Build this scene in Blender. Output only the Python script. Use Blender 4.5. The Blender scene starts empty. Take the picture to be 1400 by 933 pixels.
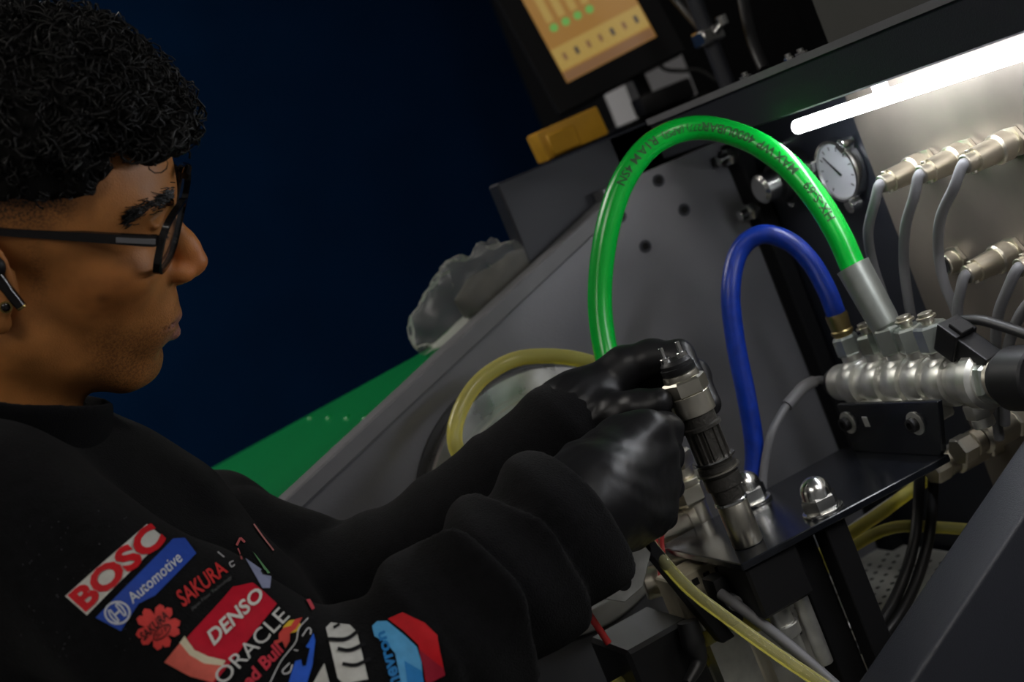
import bpy, bmesh, math, random
import numpy as np
from math import sin, cos, tan, pi, radians, sqrt, exp
from mathutils import Vector, Matrix
from mathutils.bvhtree import BVHTree
from mathutils.geometry import tessellate_polygon

scene = bpy.context.scene
COL = scene.collection
random.seed(7)
rng = np.random.default_rng(7)

# ------------------------------------------------------------------ camera
YAW, PIT, ROL, FPX = radians(20), radians(-6), radians(22.5), 1400 * 50 / 36.0
CAM = np.array([0, 0, 1.55])
FW = np.array([sin(YAW) * cos(PIT), cos(YAW) * cos(PIT), sin(PIT)])
_r0 = np.array([cos(YAW), -sin(YAW), 0.0]); _u0 = np.cross(_r0, FW)
RT = cos(ROL) * _r0 - sin(ROL) * _u0
UP = sin(ROL) * _r0 + cos(ROL) * _u0
cam = bpy.data.cameras.new('camera'); cam.lens = 50; cam.sensor_width = 36
cam.clip_start = 0.02; cam.clip_end = 50
cam.dof.use_dof = True; cam.dof.focus_distance = 1.0; cam.dof.aperture_fstop = 6.3
camo = bpy.data.objects.new('camera', cam); COL.objects.link(camo)
camo.matrix_world = Matrix(((RT[0], UP[0], -FW[0], CAM[0]), (RT[1], UP[1], -FW[1], CAM[1]), (RT[2], UP[2], -FW[2], CAM[2]), (0, 0, 0, 1)))
scene.camera = camo

# ------------------------------------------------------------------ world, exposure
wd = bpy.data.worlds.new('world'); scene.world = wd; wd.use_nodes = True
wd.node_tree.nodes['Background'].inputs[0].default_value = (0.5, 0.6, 0.8, 1)
wd.node_tree.nodes['Background'].inputs[1].default_value = 0.02
scene.view_settings.view_transform = 'Standard'
scene.view_settings.look = 'None'
scene.view_settings.exposure = 0.0
scene.view_settings.gamma = 1.0
scene.view_settings.use_curve_mapping = False
CEIL_POWER = 8.6        # emission of the ceiling panels, added fill panel included
LED_POWER = 40.0        # emission of the work-light tube

def ray(px, py): return FW + RT * ((px - 700) / FPX) - UP * ((py - 466.5) / FPX)
def P(px, py, d): return CAM + ray(px, py) * d
def PX(px, py, x): r = ray(px, py); return CAM + r * ((x - CAM[0]) / r[0])
def PY(px, py, y): r = ray(px, py); return CAM + r * ((y - CAM[1]) / r[1])
def PZ(px, py, z): r = ray(px, py); return CAM + r * ((z - CAM[2]) / r[2])
def PLN(px, py, p0, n): r = ray(px, py); return CAM + r * ((n @ (p0 - CAM)) / (n @ r))
def CC(px, py, d): return np.array([(px - 700) / FPX * d, -(py - 466.5) / FPX * d, d])   # camera coordinates
CM = np.stack([RT, UP, FW])                                                               # rows
def c2w(v): return CAM + np.asarray(v) @ CM

# ------------------------------------------------------------------ materials
def mat(name, col, rough=0.5, metal=0.0, spec=0.5, emit=None, estr=0.0, noise=0.0, nscale=40.0, bump=0.0, bscale=200.0, sheen=0.0, coat=0.0, rvar=0.0, sss=0.0):
    m = bpy.data.materials.new(name); m.use_nodes = True
    nt = m.node_tree; b = nt.nodes['Principled BSDF']
    b.inputs['Base Color'].default_value = (*col, 1); b.inputs['Roughness'].default_value = rough
    b.inputs['Metallic'].default_value = metal; b.inputs['Specular IOR Level'].default_value = spec
    if emit: b.inputs['Emission Color'].default_value = (*emit, 1); b.inputs['Emission Strength'].default_value = estr
    if sheen: b.inputs['Sheen Weight'].default_value = sheen; b.inputs['Sheen Roughness'].default_value = 0.5
    if coat: b.inputs['Coat Weight'].default_value = coat; b.inputs['Coat Roughness'].default_value = 0.15
    if noise or rvar or bump:
        tc = nt.nodes.new('ShaderNodeTexCoord')
    if noise or rvar:
        nz = nt.nodes.new('ShaderNodeTexNoise'); nz.inputs['Scale'].default_value = nscale; nz.inputs['Detail'].default_value = 6
        nt.links.new(tc.outputs['Object'], nz.inputs['Vector'])
        if noise:
            rp = nt.nodes.new('ShaderNodeValToRGB'); rp.color_ramp.elements[0].position = 0.3; rp.color_ramp.elements[1].position = 0.75
            rp.color_ramp.elements[0].color = (*[c * (1 - noise) for c in col], 1); rp.color_ramp.elements[1].color = (*[min(1, c * (1 + noise)) for c in col], 1)
            nt.links.new(nz.outputs['Fac'], rp.inputs['Fac']); nt.links.new(rp.outputs['Color'], b.inputs['Base Color'])
        if rvar:
            mr = nt.nodes.new('ShaderNodeMapRange'); mr.inputs['From Min'].default_value = .3; mr.inputs['From Max'].default_value = .7
            mr.inputs['To Min'].default_value = max(0.03, rough - rvar); mr.inputs['To Max'].default_value = min(1, rough + rvar)
            nt.links.new(nz.outputs['Fac'], mr.inputs['Value']); nt.links.new(mr.outputs['Result'], b.inputs['Roughness'])
    if bump:
        n2 = nt.nodes.new('ShaderNodeTexNoise'); n2.inputs['Scale'].default_value = bscale; n2.inputs['Detail'].default_value = 4
        nt.links.new(tc.outputs['Object'], n2.inputs['Vector'])
        bp = nt.nodes.new('ShaderNodeBump'); bp.inputs['Strength'].default_value = bump; bp.inputs['Distance'].default_value = 0.002
        nt.links.new(n2.outputs['Fac'], bp.inputs['Height']); nt.links.new(bp.outputs['Normal'], b.inputs['Normal'])
    return m
MT = {}
def defmat(k, *a, **kw): MT[k] = mat(k, *a, **kw)
defmat('wall_blue', (0.0009, 0.0165, 0.058), .9, spec=.06, noise=.12, nscale=6, bump=.15, bscale=120)
defmat('wall_grey', (0.36, 0.37, 0.38), .8)
defmat('floor', (0.13, 0.13, 0.14), .5, noise=.2, nscale=5)
defmat('ceiling', (0.65, 0.65, 0.66), .9)
defmat('panel_grey', (0.165, 0.165, 0.178), .40, metal=.2, noise=.10, nscale=14, rvar=.08, bump=.12, bscale=700)
defmat('panel_trim', (0.16, 0.16, 0.17), .5, noise=.1, bump=.1, bscale=700)
defmat('panel_dark', (0.016, 0.018, 0.026), .5, noise=.12, nscale=12, bump=.15, bscale=900)
defmat('panel_near', (0.018, 0.020, 0.027), .45, noise=.08, nscale=10, bump=.2, bscale=900)
defmat('steel_wall', (0.215, 0.187, 0.158), .45, metal=.6, noise=.28, nscale=9, rvar=.1)
defmat('green_paint', (0.0, 0.24, 0.05), .3, coat=.3, noise=.08, nscale=8)
defmat('green_lit', (0.01, 0.36, 0.05), .3, coat=.3)  # brighter copy of green_paint, painted as the lit fold
defmat('black_gloss', (0.008, 0.009, 0.012), .14, spec=.6, noise=.3, nscale=90, bump=.06, bscale=1200)
defmat('black_matte', (0.005, 0.005, 0.006), .7, spec=.2)
defmat('black_plastic', (0.008, 0.008, 0.009), .45, spec=.35)
defmat('black_rubber', (0.020, 0.020, 0.022), .55)
defmat('brushed', (0.82, 0.82, 0.80), .33, metal=1, noise=.12, nscale=30, rvar=.08)
defmat('chrome', (0.74, 0.74, 0.72), .22, metal=1)
defmat('nickel', (0.72, 0.68, 0.57), .32, metal=1, noise=.08, nscale=60)
defmat('zinc', (0.70, 0.70, 0.66), .38, metal=.85, noise=.15, nscale=80, rvar=.08)
defmat('zinc_hex', (0.55, 0.60, 0.56), .30, metal=.9, noise=.12, nscale=70)
defmat('injector_steel', (0.58, 0.55, 0.47), .34, metal=1, noise=.12, nscale=60, rvar=.06)
defmat('injector_dark', (0.085, 0.080, 0.072), .38, metal=.7, noise=.3, nscale=120, bump=.3, bscale=500)
defmat('ferrule', (0.42, 0.45, 0.42), .38, metal=.8, noise=.12, nscale=60)
defmat('brass', (0.50, 0.40, 0.18), .32, metal=1, noise=.1, nscale=60)
defmat('hose_green', (0.0, 0.42, 0.035), .25, coat=.25)
defmat('hose_blue', (0.004, 0.030, 0.30), .34, noise=.25, nscale=120)
defmat('hose_ink', (0.01, 0.07, 0.015), .5)
defmat('cable_grey', (0.17, 0.17, 0.18), .5)
defmat('cable_black', (0.012, 0.012, 0.013), .45)
defmat('cable_white', (0.55, 0.56, 0.60), .45)
defmat('red', (0.45, 0.02, 0.02), .45)
defmat('red_wire', (0.40, 0.03, 0.03), .4)
defmat('beige', (0.42, 0.38, 0.28), .55, noise=.12, nscale=80)
defmat('hole', (0.004, 0.004, 0.004), .9)
defmat('yellow_box', (0.55, 0.28, 0.01), .6, noise=.15, nscale=30)
defmat('white_card', (0.62, 0.62, 0.64), .7)
defmat('grey_box', (0.075, 0.075, 0.068), .6)
defmat('dial', (0.62, 0.63, 0.68), .3)
defmat('oil_green', (0.30, 0.30, 0.02), .3)
defmat('tray', (0.42, 0.41, 0.36), .5, metal=.2, noise=.2, nscale=25)
defmat('led', (1, 1, 1), .4, emit=(.93, .95, 1), estr=LED_POWER)
defmat('lamp', (1, 1, 1), .4, emit=(1, .95, .88), estr=CEIL_POWER)
defmat('cloth', (0.0042, 0.0042, 0.0048), .95, spec=.12, sheen=.035, noise=.35, nscale=160, bump=.6, bscale=900)
defmat('rib_knit', (0.004, 0.004, 0.005), .95, spec=.1, sheen=.02, bump=.7, bscale=1200)
defmat('trousers', (0.012, 0.013, 0.018), .9)
defmat('glove', (0.006, 0.006, 0.007), .42, spec=.36, bump=.15, bscale=120)
defmat('hair', (0.0038, 0.0034, 0.0032), .48, spec=.34)
defmat('hair_base', (0.003, 0.0028, 0.0026), .8, spec=.1)
defmat('frame', (0.008, 0.007, 0.007), .12, spec=.6)
defmat('gold', (0.5, 0.36, 0.12), .25, metal=1)
def clear(name, col, ior=1.45, rough=.08, mix=.75):
    m = bpy.data.materials.new(name); m.use_nodes = True; nt = m.node_tree
    nt.nodes.remove(nt.nodes['Principled BSDF']); out = nt.nodes['Material Output']
    t = nt.nodes.new('ShaderNodeBsdfTransparent'); t.inputs[0].default_value = (*col, 1)
    g = nt.nodes.new('ShaderNodeBsdfPrincipled'); g.inputs['Base Color'].default_value = (*col, 1); g.inputs['Roughness'].default_value = rough
    fr = nt.nodes.new('ShaderNodeFresnel'); fr.inputs[0].default_value = ior
    mx = nt.nodes.new('ShaderNodeMixShader'); ad = nt.nodes.new('ShaderNodeMath'); ad.operation = 'ADD'; ad.use_clamp = True; ad.inputs[1].default_value = 1 - mix
    nt.links.new(fr.outputs[0], ad.inputs[0]); nt.links.new(ad.outputs[0], mx.inputs[0])
    nt.links.new(t.outputs[0], mx.inputs[1]); nt.links.new(g.outputs[0], mx.inputs[2]); nt.links.new(mx.outputs[0], out.inputs[0])
    MT[name] = m
clear('lens', (.93, .94, .95), 1.0, .02, .975)
clear('bag', (.84, .85, .82), 1.10, .20, .91)
defmat('bag_content', (0.055, 0.048, 0.038), .7, noise=.4, nscale=60)
clear('tube_clear', (.86, .81, .30), 1.4, .08, .70)
clear('tube_pale', (.84, .81, .42), 1.4, .08, .80)
clear('glass', (.92, .93, .95), 1.45, .02, .96)
_print = {}
def pm(col, rough=.55):
    k = 'print_%03d_%03d_%03d' % tuple(int(c * 999) for c in col)
    if k not in MT: defmat(k, col, rough, spec=.15, noise=.10, nscale=150)
    return k

# ------------------------------------------------------------------ object helpers
BASE = {}
def empty(name, loc, label=None, cat=None, group=None):
    o = bpy.data.objects.new(name, None); COL.objects.link(o); o.location = Vector(loc); o.empty_display_size = .02
    BASE[o] = np.array(loc, float)
    if label: o['label'] = label; o['category'] = cat
    if group: o['group'] = group
    return o
def obj(name, vf, material, parent=None, smooth=None, label=None, cat=None, group=None, kind=None, loc=None):
    v, f = vf
    v = np.asarray(v, float).reshape(-1, 3)
    b = BASE[parent] if parent else (np.array(loc, float) if loc is not None else np.zeros(3))
    me = bpy.data.meshes.new(name); me.from_pydata((v - b).tolist(), [], [tuple(int(i) for i in q) for q in f]); me.update()
    me.materials.append(MT[material])
    if smooth is not None:
        me.polygons.foreach_set('use_smooth', [True] * len(me.polygons))
        if smooth < 179:
            try: me.set_sharp_from_angle(angle=radians(smooth))
            except Exception: pass
    o = bpy.data.objects.new(name, me); COL.objects.link(o)
    BASE[o] = b
    if parent: o.parent = parent
    elif loc is not None: o.location = Vector(loc)
    if label: o['label'] = label
    if cat: o['category'] = cat
    if group: o['group'] = group
    if kind: o['kind'] = kind
    return o
def join(*ms):
    V, F, n = [], [], 0
    for v, f in ms:
        v = np.asarray(v, float).reshape(-1, 3); V.append(v); F += [tuple(int(i) + n for i in q) for q in f]; n += len(v)
    return np.concatenate(V), F
def frame(d, hint=(0, 0, 1)):
    d = np.asarray(d, float); d = d / np.linalg.norm(d); h = np.asarray(hint, float)
    if abs(d @ h) > .95: h = np.array([1., 0, 0]) if abs(d[0]) < .9 else np.array([0, 1., 0])
    a = np.cross(h, d); a /= np.linalg.norm(a); return a, np.cross(d, a), d
def bm_out(bm):
    bm.normal_update(); bm.verts.index_update()
    v = np.array([x.co[:] for x in bm.verts]); f = [tuple(x.index for x in q.verts) for q in bm.faces]; bm.free(); return v, f
def bevelled(vf, w, seg=1):
    v, f = vf; bm = bmesh.new(); vs = [bm.verts.new(p) for p in np.asarray(v)]
    for q in f: bm.faces.new([vs[i] for i in q])
    bmesh.ops.recalc_face_normals(bm, faces=bm.faces)
    bmesh.ops.bevel(bm, geom=list(bm.edges), offset=w, segments=seg, affect='EDGES', profile=.6)
    return bm_out(bm)
def box(lo, hi, bev=0.0, seg=1):
    x0, y0, z0 = lo; x1, y1, z1 = hi
    v = [(x0, y0, z0), (x1, y0, z0), (x1, y1, z0), (x0, y1, z0), (x0, y0, z1), (x1, y0, z1), (x1, y1, z1), (x0, y1, z1)]
    f = [(0, 3, 2, 1), (4, 5, 6, 7), (0, 1, 5, 4), (1, 2, 6, 5), (2, 3, 7, 6), (3, 0, 4, 7)]
    return bevelled((v, f), bev, seg) if bev else (np.array(v), f)
def obox(c, ax, half, bev=0.0, seg=1):
    """box with centre c, 3 axis vectors, half sizes"""
    h = half; v, f = box((-h[0], -h[1], -h[2]), h, bev, seg); A = np.stack([np.asarray(a, float) / np.linalg.norm(a) for a in ax])
    return np.asarray(c) + v @ A, f
def prism(poly, vec, bev=0.0, seg=1):
    poly = np.asarray(poly, float); n = len(poly); v = np.concatenate([poly, poly + np.asarray(vec, float)])
    f = [tuple(range(n))[::-1], tuple(range(n, 2 * n))] + [(i, (i + 1) % n, n + (i + 1) % n, n + i) for i in range(n)]
    return bevelled((v, f), bev, seg) if bev else (v, f)
def lathe(o, d, prof, n=32, hint=(0, 0, 1), ph=0.0):
    """prof: list of (t along d, radius)"""
    a, b, d = frame(d, hint); o = np.asarray(o, float); V = []; F = []
    for t, r in prof:
        for k in range(n):
            q = 2 * pi * k / n + ph; V.append(o + d * t + (a * cos(q) + b * sin(q)) * max(r, 1e-6))
    m = len(prof)
    for i in range(m - 1):
        for k in range(n): F.append((i * n + k, i * n + (k + 1) % n, (i + 1) * n + (k + 1) % n, (i + 1) * n + k))
    F.append(tuple(range(n))[::-1]); F.append(tuple((m - 1) * n + k for k in range(n)))
    return np.array(V), F
def cyl(o, d, L, r, n=32, ch=0.0, hint=(0, 0, 1)):
    c = ch if ch else min(r, L) * .08
    return lathe(o, d, [(0, r - c), (c, r), (L - c, r), (L, r - c)], n, hint)
def hexnut(o, d, L, r, ch=.12, hint=(0, 0, 1), ph=0.0):
    """hexagonal prism with chamfered corners"""
    v, f = lathe(o, d, [(0, r * .93), (L * .12, r), (L * .88, r), (L, r * .9)], 6, hint, ph)
    return v, f
def crom(pts, n=10):
    p = np.asarray(pts, float); p = np.concatenate([[2 * p[0] - p[1]], p, [2 * p[-1] - p[-2]]]); out = []
    for i in range(1, len(p) - 2):
        for k in range(n):
            t = k / n; a, b, c, d = p[i - 1], p[i], p[i + 1], p[i + 2]
            out.append(.5 * ((2 * b) + (-a + c) * t + (2 * a - 5 * b + 4 * c - d) * t * t + (-a + 3 * b - 3 * c + d) * t ** 3))
    out.append(p[-2]); return np.array(out)
def tube(pts, r, sides=12, n=8, smooth=True, cap=True):
    c = crom(pts, n) if smooth and len(pts) > 2 else np.asarray(pts, float)
    T = np.gradient(c, axis=0); T /= np.linalg.norm(T, axis=1)[:, None] + 1e-12
    a = frame(T[0])[0]; V = []; F = []
    rr = np.interp(np.linspace(0, 1, len(c)), np.linspace(0, 1, len(r)), r) if hasattr(r, '__len__') else np.full(len(c), r)
    for i in range(len(c)):
        a = a - T[i] * (a @ T[i]); a /= np.linalg.norm(a); b = np.cross(T[i], a)
        for k in range(sides):
            q = 2 * pi * k / sides; V.append(c[i] + (a * cos(q) + b * sin(q)) * rr[i])
    for i in range(len(c) - 1):
        for k in range(sides): F.append((i * sides + k, i * sides + (k + 1) % sides, (i + 1) * sides + (k + 1) % sides, (i + 1) * sides + k))
    if cap: F.append(tuple(range(sides))[::-1]); F.append(tuple((len(c) - 1) * sides + k for k in range(sides)))
    return np.array(V), F
def pd(*q): return [P(*a) for a in q]
def tag(o, label, cat, group=None):
    o['label'] = label; o['category'] = cat
    if group: o['group'] = group
    return o
X_, Y_, Z_ = np.eye(3)

# ================================================================== the room
def struct(name, vf, m): return obj(name, vf, m, kind='structure')
struct('floor', box((-3.2, -2.6, -.1), (3.4, 3.3, 0)), 'floor')
struct('ceiling', box((-3.2, -2.6, 3.0), (3.4, 3.3, 3.1)), 'ceiling')
struct('wall_back', box((-3.2, 3.1, 0), (3.4, 3.3, 3.0)), 'wall_blue')
struct('wall_left', box((-3.3, -2.6, 0), (-3.2, 3.3, 3.0)), 'wall_grey')
struct('wall_right', box((3.4, -2.6, 0), (3.5, 3.3, 3.0)), 'wall_grey')
struct('wall_front', box((-3.2, -2.7, 0), (3.4, -2.6, 3.0)), 'wall_grey')
for i, (x, y, lab) in enumerate([(-1.55, -.35, 'ceiling light panel over the aisle behind the person'), (-.6, 2.2, 'ceiling light panel near the blue wall'), (.55, -1.3, 'unseen fill panel added on the ceiling behind the camera position')]):  # last panel is unseen fill, added to brighten face and metal
    L = empty('ceiling_light', (x, y, 3.0), lab, 'ceiling light', 'ceiling light panels')
    fr = join(box((x - .32, y - .62, 2.955), (x - .30, y + .62, 3.0)), box((x + .30, y - .62, 2.955), (x + .32, y + .62, 3.0)),
              box((x - .30, y - .62, 2.955), (x + .30, y - .60, 3.0)), box((x - .30, y + .60, 2.955), (x + .30, y + .62, 3.0)))
    obj('housing', fr, 'white_card', L)
    obj('diffuser', box((x - .30, y - .60, 2.965), (x + .30, y + .60, 2.985)), 'lamp', L)

# ================================================================== the test bench
TB = empty('test_bench', (.6, 1.0, 0), 'grey and black metal injector test bench with a lit recess and green side wing', 'test bench')
T18 = tan(radians(18)); EZ = lambda x: 1.368 + (x - .182) * T18
def xz(pts, y0, y1): return [(x, y0, z) for x, z in pts], (0, y1 - y0, 0)
# far end panel with its sloping front edge
poly, ex = xz([(.12, .98), (.12, EZ(.12)), (.583, EZ(.583)), (.583, 1.508), (.735, 1.508), (.735, .98)], 1.212, 1.236)
ep = obj('end_panel', prism(poly, ex), 'panel_grey', TB)
d18 = np.array([cos(radians(18)), 0, sin(radians(18))]); n18 = np.array([-sin(radians(18)), 0, cos(radians(18))])
a = np.array([.118, 1.206, EZ(.118)]); b = np.array([.583, 1.206, EZ(.583)])
obj('edge_trim', prism([a + n18 * .0006, a - n18 * .015, b - n18 * .015, b + n18 * .0006], (0, .0305, 0), .0015), 'panel_trim', TB)
for q in [(848, 296), (935, 287), (882, 337), (900, 247)]:
    p = PY(*q, 1.2115)
    h = obj('bolt_hole', lathe(p, (0, -1, 0), [(0, .0062), (.0012, .0062), (.0012, .0042), (-.004, .0038)], 14), 'panel_dark', ep, 40)
    obj('bore', lathe(p, (0, -1, 0), [(0, .0036), (.0013, .0036)], 12), 'hole', h)
# big turned flange on the end panel, groove and rim
fc = np.array([.417, 1.212, 1.266])
fl = obj('flange_disc', lathe(fc, (0, -1, 0), [(0, .1235), (.017, .1235), (.019, .1215), (.019, .104), (.016, .1025), (.016, .0985), (.0195, .097), (.0195, .045), (.0195, .044), (.006, .043), (.006, .001)], 96), 'brushed', TB, 25)
obj('gasket_ring', lathe(fc, (0, -1, 0), [(0, .131), (.003, .131), (.003, .12), (0, .12)], 72), 'black_rubber', TB, 30)
# corner bar with its bolts
p0 = np.array([.722, 1.197, 1.0]); obj('corner_bar', obox((.7245, 1.199, 1.24), (X_, Y_, Z_), (.0085, .0125, .262), .002), 'black_matte', TB)
for q in [(1003, 212), (1041, 285)]:
    p = PX(*q, .715); p[1] = 1.195
    obj('bar_bolt', join(hexnut(p + X_ * .004, (-1, 0, 0), .010, .009), cyl(p - X_ * .004, (-1, 0, 0), .012, .005, 16)), 'chrome', TB, 40)
# back wall of the recess
obj('gauge_panel', box((.737, 1.018, 1.0), (.76, 1.212, 1.512)), 'panel_dark', TB)
bw = obj('back_panel', box((.731, .45, .98), (.76, 1.018, 1.512), .002), 'steel_wall', TB)
# header above, with the soffit the tube hangs under
obj('header', box((.655, .3, 1.512), (1.3, 1.214, 1.551), .0015), 'panel_dark', TB)
obj('header_lip', box((.653, .3, 1.5475), (.665, 1.214, 1.5535)), 'panel_trim', TB)
obj('side_cover', box((.496, 1.237, 1.40), (1.3, 1.262, 1.552), .002), 'panel_dark', TB)
obj('rear_body', box((.88, 1.262, .02), (1.4, 2.12, 1.5515), .002), 'panel_dark', TB)
obj('rear_column', box((.62, 1.237, .02), (.88, 1.40, 1.5515), .002), 'panel_dark', TB)
# near end panel
poly, ex = xz([(.30, .02), (.30, 1.161 - .122 * .466), (.735, 1.161 + .313 * .466), (.735, .02)], .752, .80)
obj('near_panel', prism(poly, ex, .004, 3), 'panel_near', TB, 40)
# base cabinet and perforated tray
obj('base_cabinet', box((.36, .80, .02), (.76, 1.236, .98)), 'panel_dark', TB)
obj('plinth', box((.40, .84, 0), (.74, 1.20, .02)), 'black_matte', TB)
tr = obj('drip_tray', join(box((.37, .802, 1.062), (.731, 1.211, 1.07)), box((.37, .802, .98), (.376, 1.211, 1.10))), 'tray', TB)
holes = []
for i in range(14):
    for j in range(16):
        holes.append(lathe((.56 + i * .0115, .93 + j * .0165 + (i % 2) * .008, 1.0692), (0, 0, 1), [(0, .0024), (.0012, .0024)], 6))
obj('tray_hole', join(*holes), 'hole', tr, kind='stuff')
# green wing beyond the end panel
n = np.array([-T18, 0, 1.]); WZ = lambda x: EZ(x) - .006
top = [(.12, 1.237), (.495, 1.237), (.49, 1.31), (.393, 1.308), (.195, 1.738), (.0, 2.16), (-.10, 2.16)]
wv = [(x, y, WZ(x)) for x, y in top]; wn = len(wv); bot = [(x, y, .02) for x, y in top]
gw = obj('green_wing', (np.array(wv + bot), [tuple(range(wn)), tuple(range(2 * wn - 1, wn - 1, -1))] + [(i, wn + i, wn + (i + 1) % wn, (i + 1) % wn) for i in range(wn)]), 'green_paint', TB)
# thin strip by the panel edge, fold's lit look painted as lighter green
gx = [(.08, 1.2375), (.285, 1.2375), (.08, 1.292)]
obj('green_lit_strip', prism([(x, y, WZ(x) + .0002) for x, y in gx], (0, 0, .0012)), 'green_lit', TB)
for k in range(4):  # small raised dots in place of a row of reflected light spots
    q = (424 + k * 25, 571); p = PLN(*q, np.array([.182, 1.21, 1.362]), n)
    obj('glint_dot', lathe(p - np.array([0, 0, .001]), n, [(0, .0052), (.0015, .0048), (.0024, .0034), (.0028, .001)], 14), 'green_paint', gw, 60)

# sockets in the back panel
def socket(p, parent, open_=False):
    s = obj('panel_socket', join(hexnut(p, (-1, 0, 0), .004, .0125), cyl(p - X_ * .004, (-1, 0, 0), .010, .0092, 24)), 'nickel', parent, 35)
    if open_:
        obj('socket_bore', lathe(p - X_ * .0141, (-1, 0, 0), [(0, .0065), (.0005, .0065)], 18), 'hole', s)
    return s
ROW1 = [(.731, 1.0 - .0565, 1.435), (.731, .893, 1.435), (.731, .842, 1.435)]
ROW2 = [(.731, .953, 1.352), (.731, .884, 1.352), (.731, .826, 1.352), (.731, .772, 1.352)]
for p in ROW1: socket(np.array(p), bw)
for k, p in enumerate(ROW2): socket(np.array(p), bw, k == 0)

def plug(p, name, label, path, r=.0042, group='sensor cables plugged into the steel back panel', L=.029, cm='cable_grey'):
    t = empty(name, p, label, 'cable', group); p = np.asarray(p, float) - X_ * .0085
    obj('coupling_nut', lathe(p, (-1, 0, 0), [(0, .0108), (.001, .0118), (.011, .0118), (.0125, .0105)], 24), 'nickel', t, 30)
    obj('plug_body', lathe(p - X_ * .0125, (-1, 0, 0), [(0, .0094), (.002, .0098), (L - .012, .0092), (L - .009, .0092)], 24), 'nickel', t, 30)
    obj('cable_clamp', join(cyl(p - X_ * (L + .0025), (-1, 0, 0), .010, .0072, 20), cyl(p - X_ * (L + .006) + Z_ * .006, (0, 0, 1), .003, .0022, 10),
                            cyl(p - X_ * (L + .006) - Z_ * .006, (0, 0, -1), .003, .0022, 10)), 'nickel', t, 30)
    e = p - X_ * (L + .0115)
    obj('cable', tube([e + X_ * .004, e - X_ * .003] + list(path), r, 10), cm, t, 60)
    return t
def wp(x, *qs): return [PX(a, b, x) for a, b in qs]
plug(ROW1[0], 'sensor_cable', 'grey cable of the upper-row plug nearest the dial gauge', wp(.676, (1196, 277), (1187, 315)) + wp(.68, (1192, 355), (1206, 400), (1222, 445), (1238, 500), (1250, 560)))
plug(ROW1[1], 'sensor_cable', 'grey cable from the middle plug of the upper row', wp(.676, (1250, 268), (1238, 310)) + wp(.68, (1236, 360), (1241, 405), (1248, 450), (1255, 520), (1262, 580)))
plug(ROW1[2], 'sensor_cable', 'grey cable from the rightmost plug of the upper row, bowing left', wp(.674, (1305, 255), (1286, 298)) + wp(.68, (1283, 345), (1292, 390), (1308, 430), (1330, 520)))
plug(ROW2[1], 'sensor_cable', 'grey cable from the lower-row plug beside the empty socket', wp(.676, (1314, 395), (1309, 425)) + wp(.68, (1314, 470), (1325, 530)))
plug(ROW2[2], 'sensor_cable', 'grey cable from the lower-row plug at the right frame edge', wp(.676, (1378, 395), (1365, 430)) + wp(.68, (1361, 475), (1362, 560), (1366, 600)))
plug(ROW2[3], 'sensor_cable', 'grey cable bending down at the right frame edge behind the black solenoid', wp(.676, (1420, 400), (1390, 440)) + wp(.68, (1374, 500), (1374, 580)))

# ------------------------------------------------------------------ work light tube
lt = empty('led_tube', (.672, .7, 1.512), 'glowing white work light tube under the bench header', 'light tube')
obj('tube', lathe((.672, 1.011, 1.5), (0, -1, 0), [(0, .0045), (.0015, .0058), (.70, .0058), (.702, .0045)], 20), 'led', lt, 40)
for y in (.9, .65, .4):
    obj('clip', box((.676, y - .005, 1.5030), (.684, y + .005, 1.5135)), 'white_card', lt)

# ------------------------------------------------------------------ dial gauge and regulator on the dark panel
def gauge(c, r, name, label, cat, dialm='dial'):
    c = np.asarray(c, float); g = empty(name, c, label, cat)
    obj('bezel', lathe(c, (-1, 0, 0), [(0, r * .9), (.002, r), (.010, r), (.012, r * .98), (.012, r * .90), (.009, r * .88), (.009, .001)], 40), 'chrome', g, 30)
    d = obj('dial', lathe(c - X_ * .0092, (-1, 0, 0), [(0, r * .87), (.0008, r * .87)], 40), dialm, g)
    A = c - X_ * .0106
    dirn = np.array([0, sin(radians(40)), cos(radians(40))])
    side = np.array([0, dirn[2], -dirn[1]])
    obj('needle', prism([A - dirn * .006 + side * .0011, A - dirn * .006 - side * .0011, A + dirn * r * .66 - side * .0003, A + dirn * r * .66 + side * .0003], (-.0006, 0, 0)), 'black_matte', d)
    for k in range(11):
        q = radians(-135 + 27 * k); e = np.array([0, sin(q), cos(q)]); s = np.array([0, e[2], -e[1]])
        obj('tick', prism([A + e * r * .66 + s * .0004, A + e * r * .66 - s * .0004, A + e * r * .78 - s * .0004, A + e * r * .78 + s * .0004], (-.0003, 0, 0)), 'black_matte', d)
    for q in (70, 190, 310):
        e = np.array([0, sin(radians(q)), cos(radians(q))]); s = c - X_ * .004 + e * r * 1.16
        obj('clamp_screw', join(cyl(s, (-1, 0, 0), .012, .0055, 16), obox(c - X_ * .014 + e * r * 1.08, (X_, e, np.cross(X_, e)), (.003, r * .14, .005), .001)), 'chrome', g, 35)
    return g
gauge((.737, 1.059, 1.448), .029, 'dial_gauge', 'round dial gauge with a white face and chrome rim on the dark panel', 'gauge')
c = np.array([.737, 1.128, 1.455]); g = empty('pressure_regulator', c, 'dark regulator with chrome knob on the dark panel behind the green hose', 'regulator')
obj('body', lathe(c, (-1, 0, 0), [(0, .024), (.02, .024), (.022, .02), (.03, .018)], 28), 'black_plastic', g, 35)
obj('knob', lathe(c - X_ * .030, (-1, 0, 0), [(0, .012), (.002, .014), (.016, .014), (.019, .011)], 24), 'chrome', g, 35)
for q in (20, 140, 260):
    e = np.array([0, sin(radians(q)), cos(radians(q))]); obj('screw', cyl(c + e * .031, (-1, 0, 0), .010, .0052, 14), 'chrome', g, 35)

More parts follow.
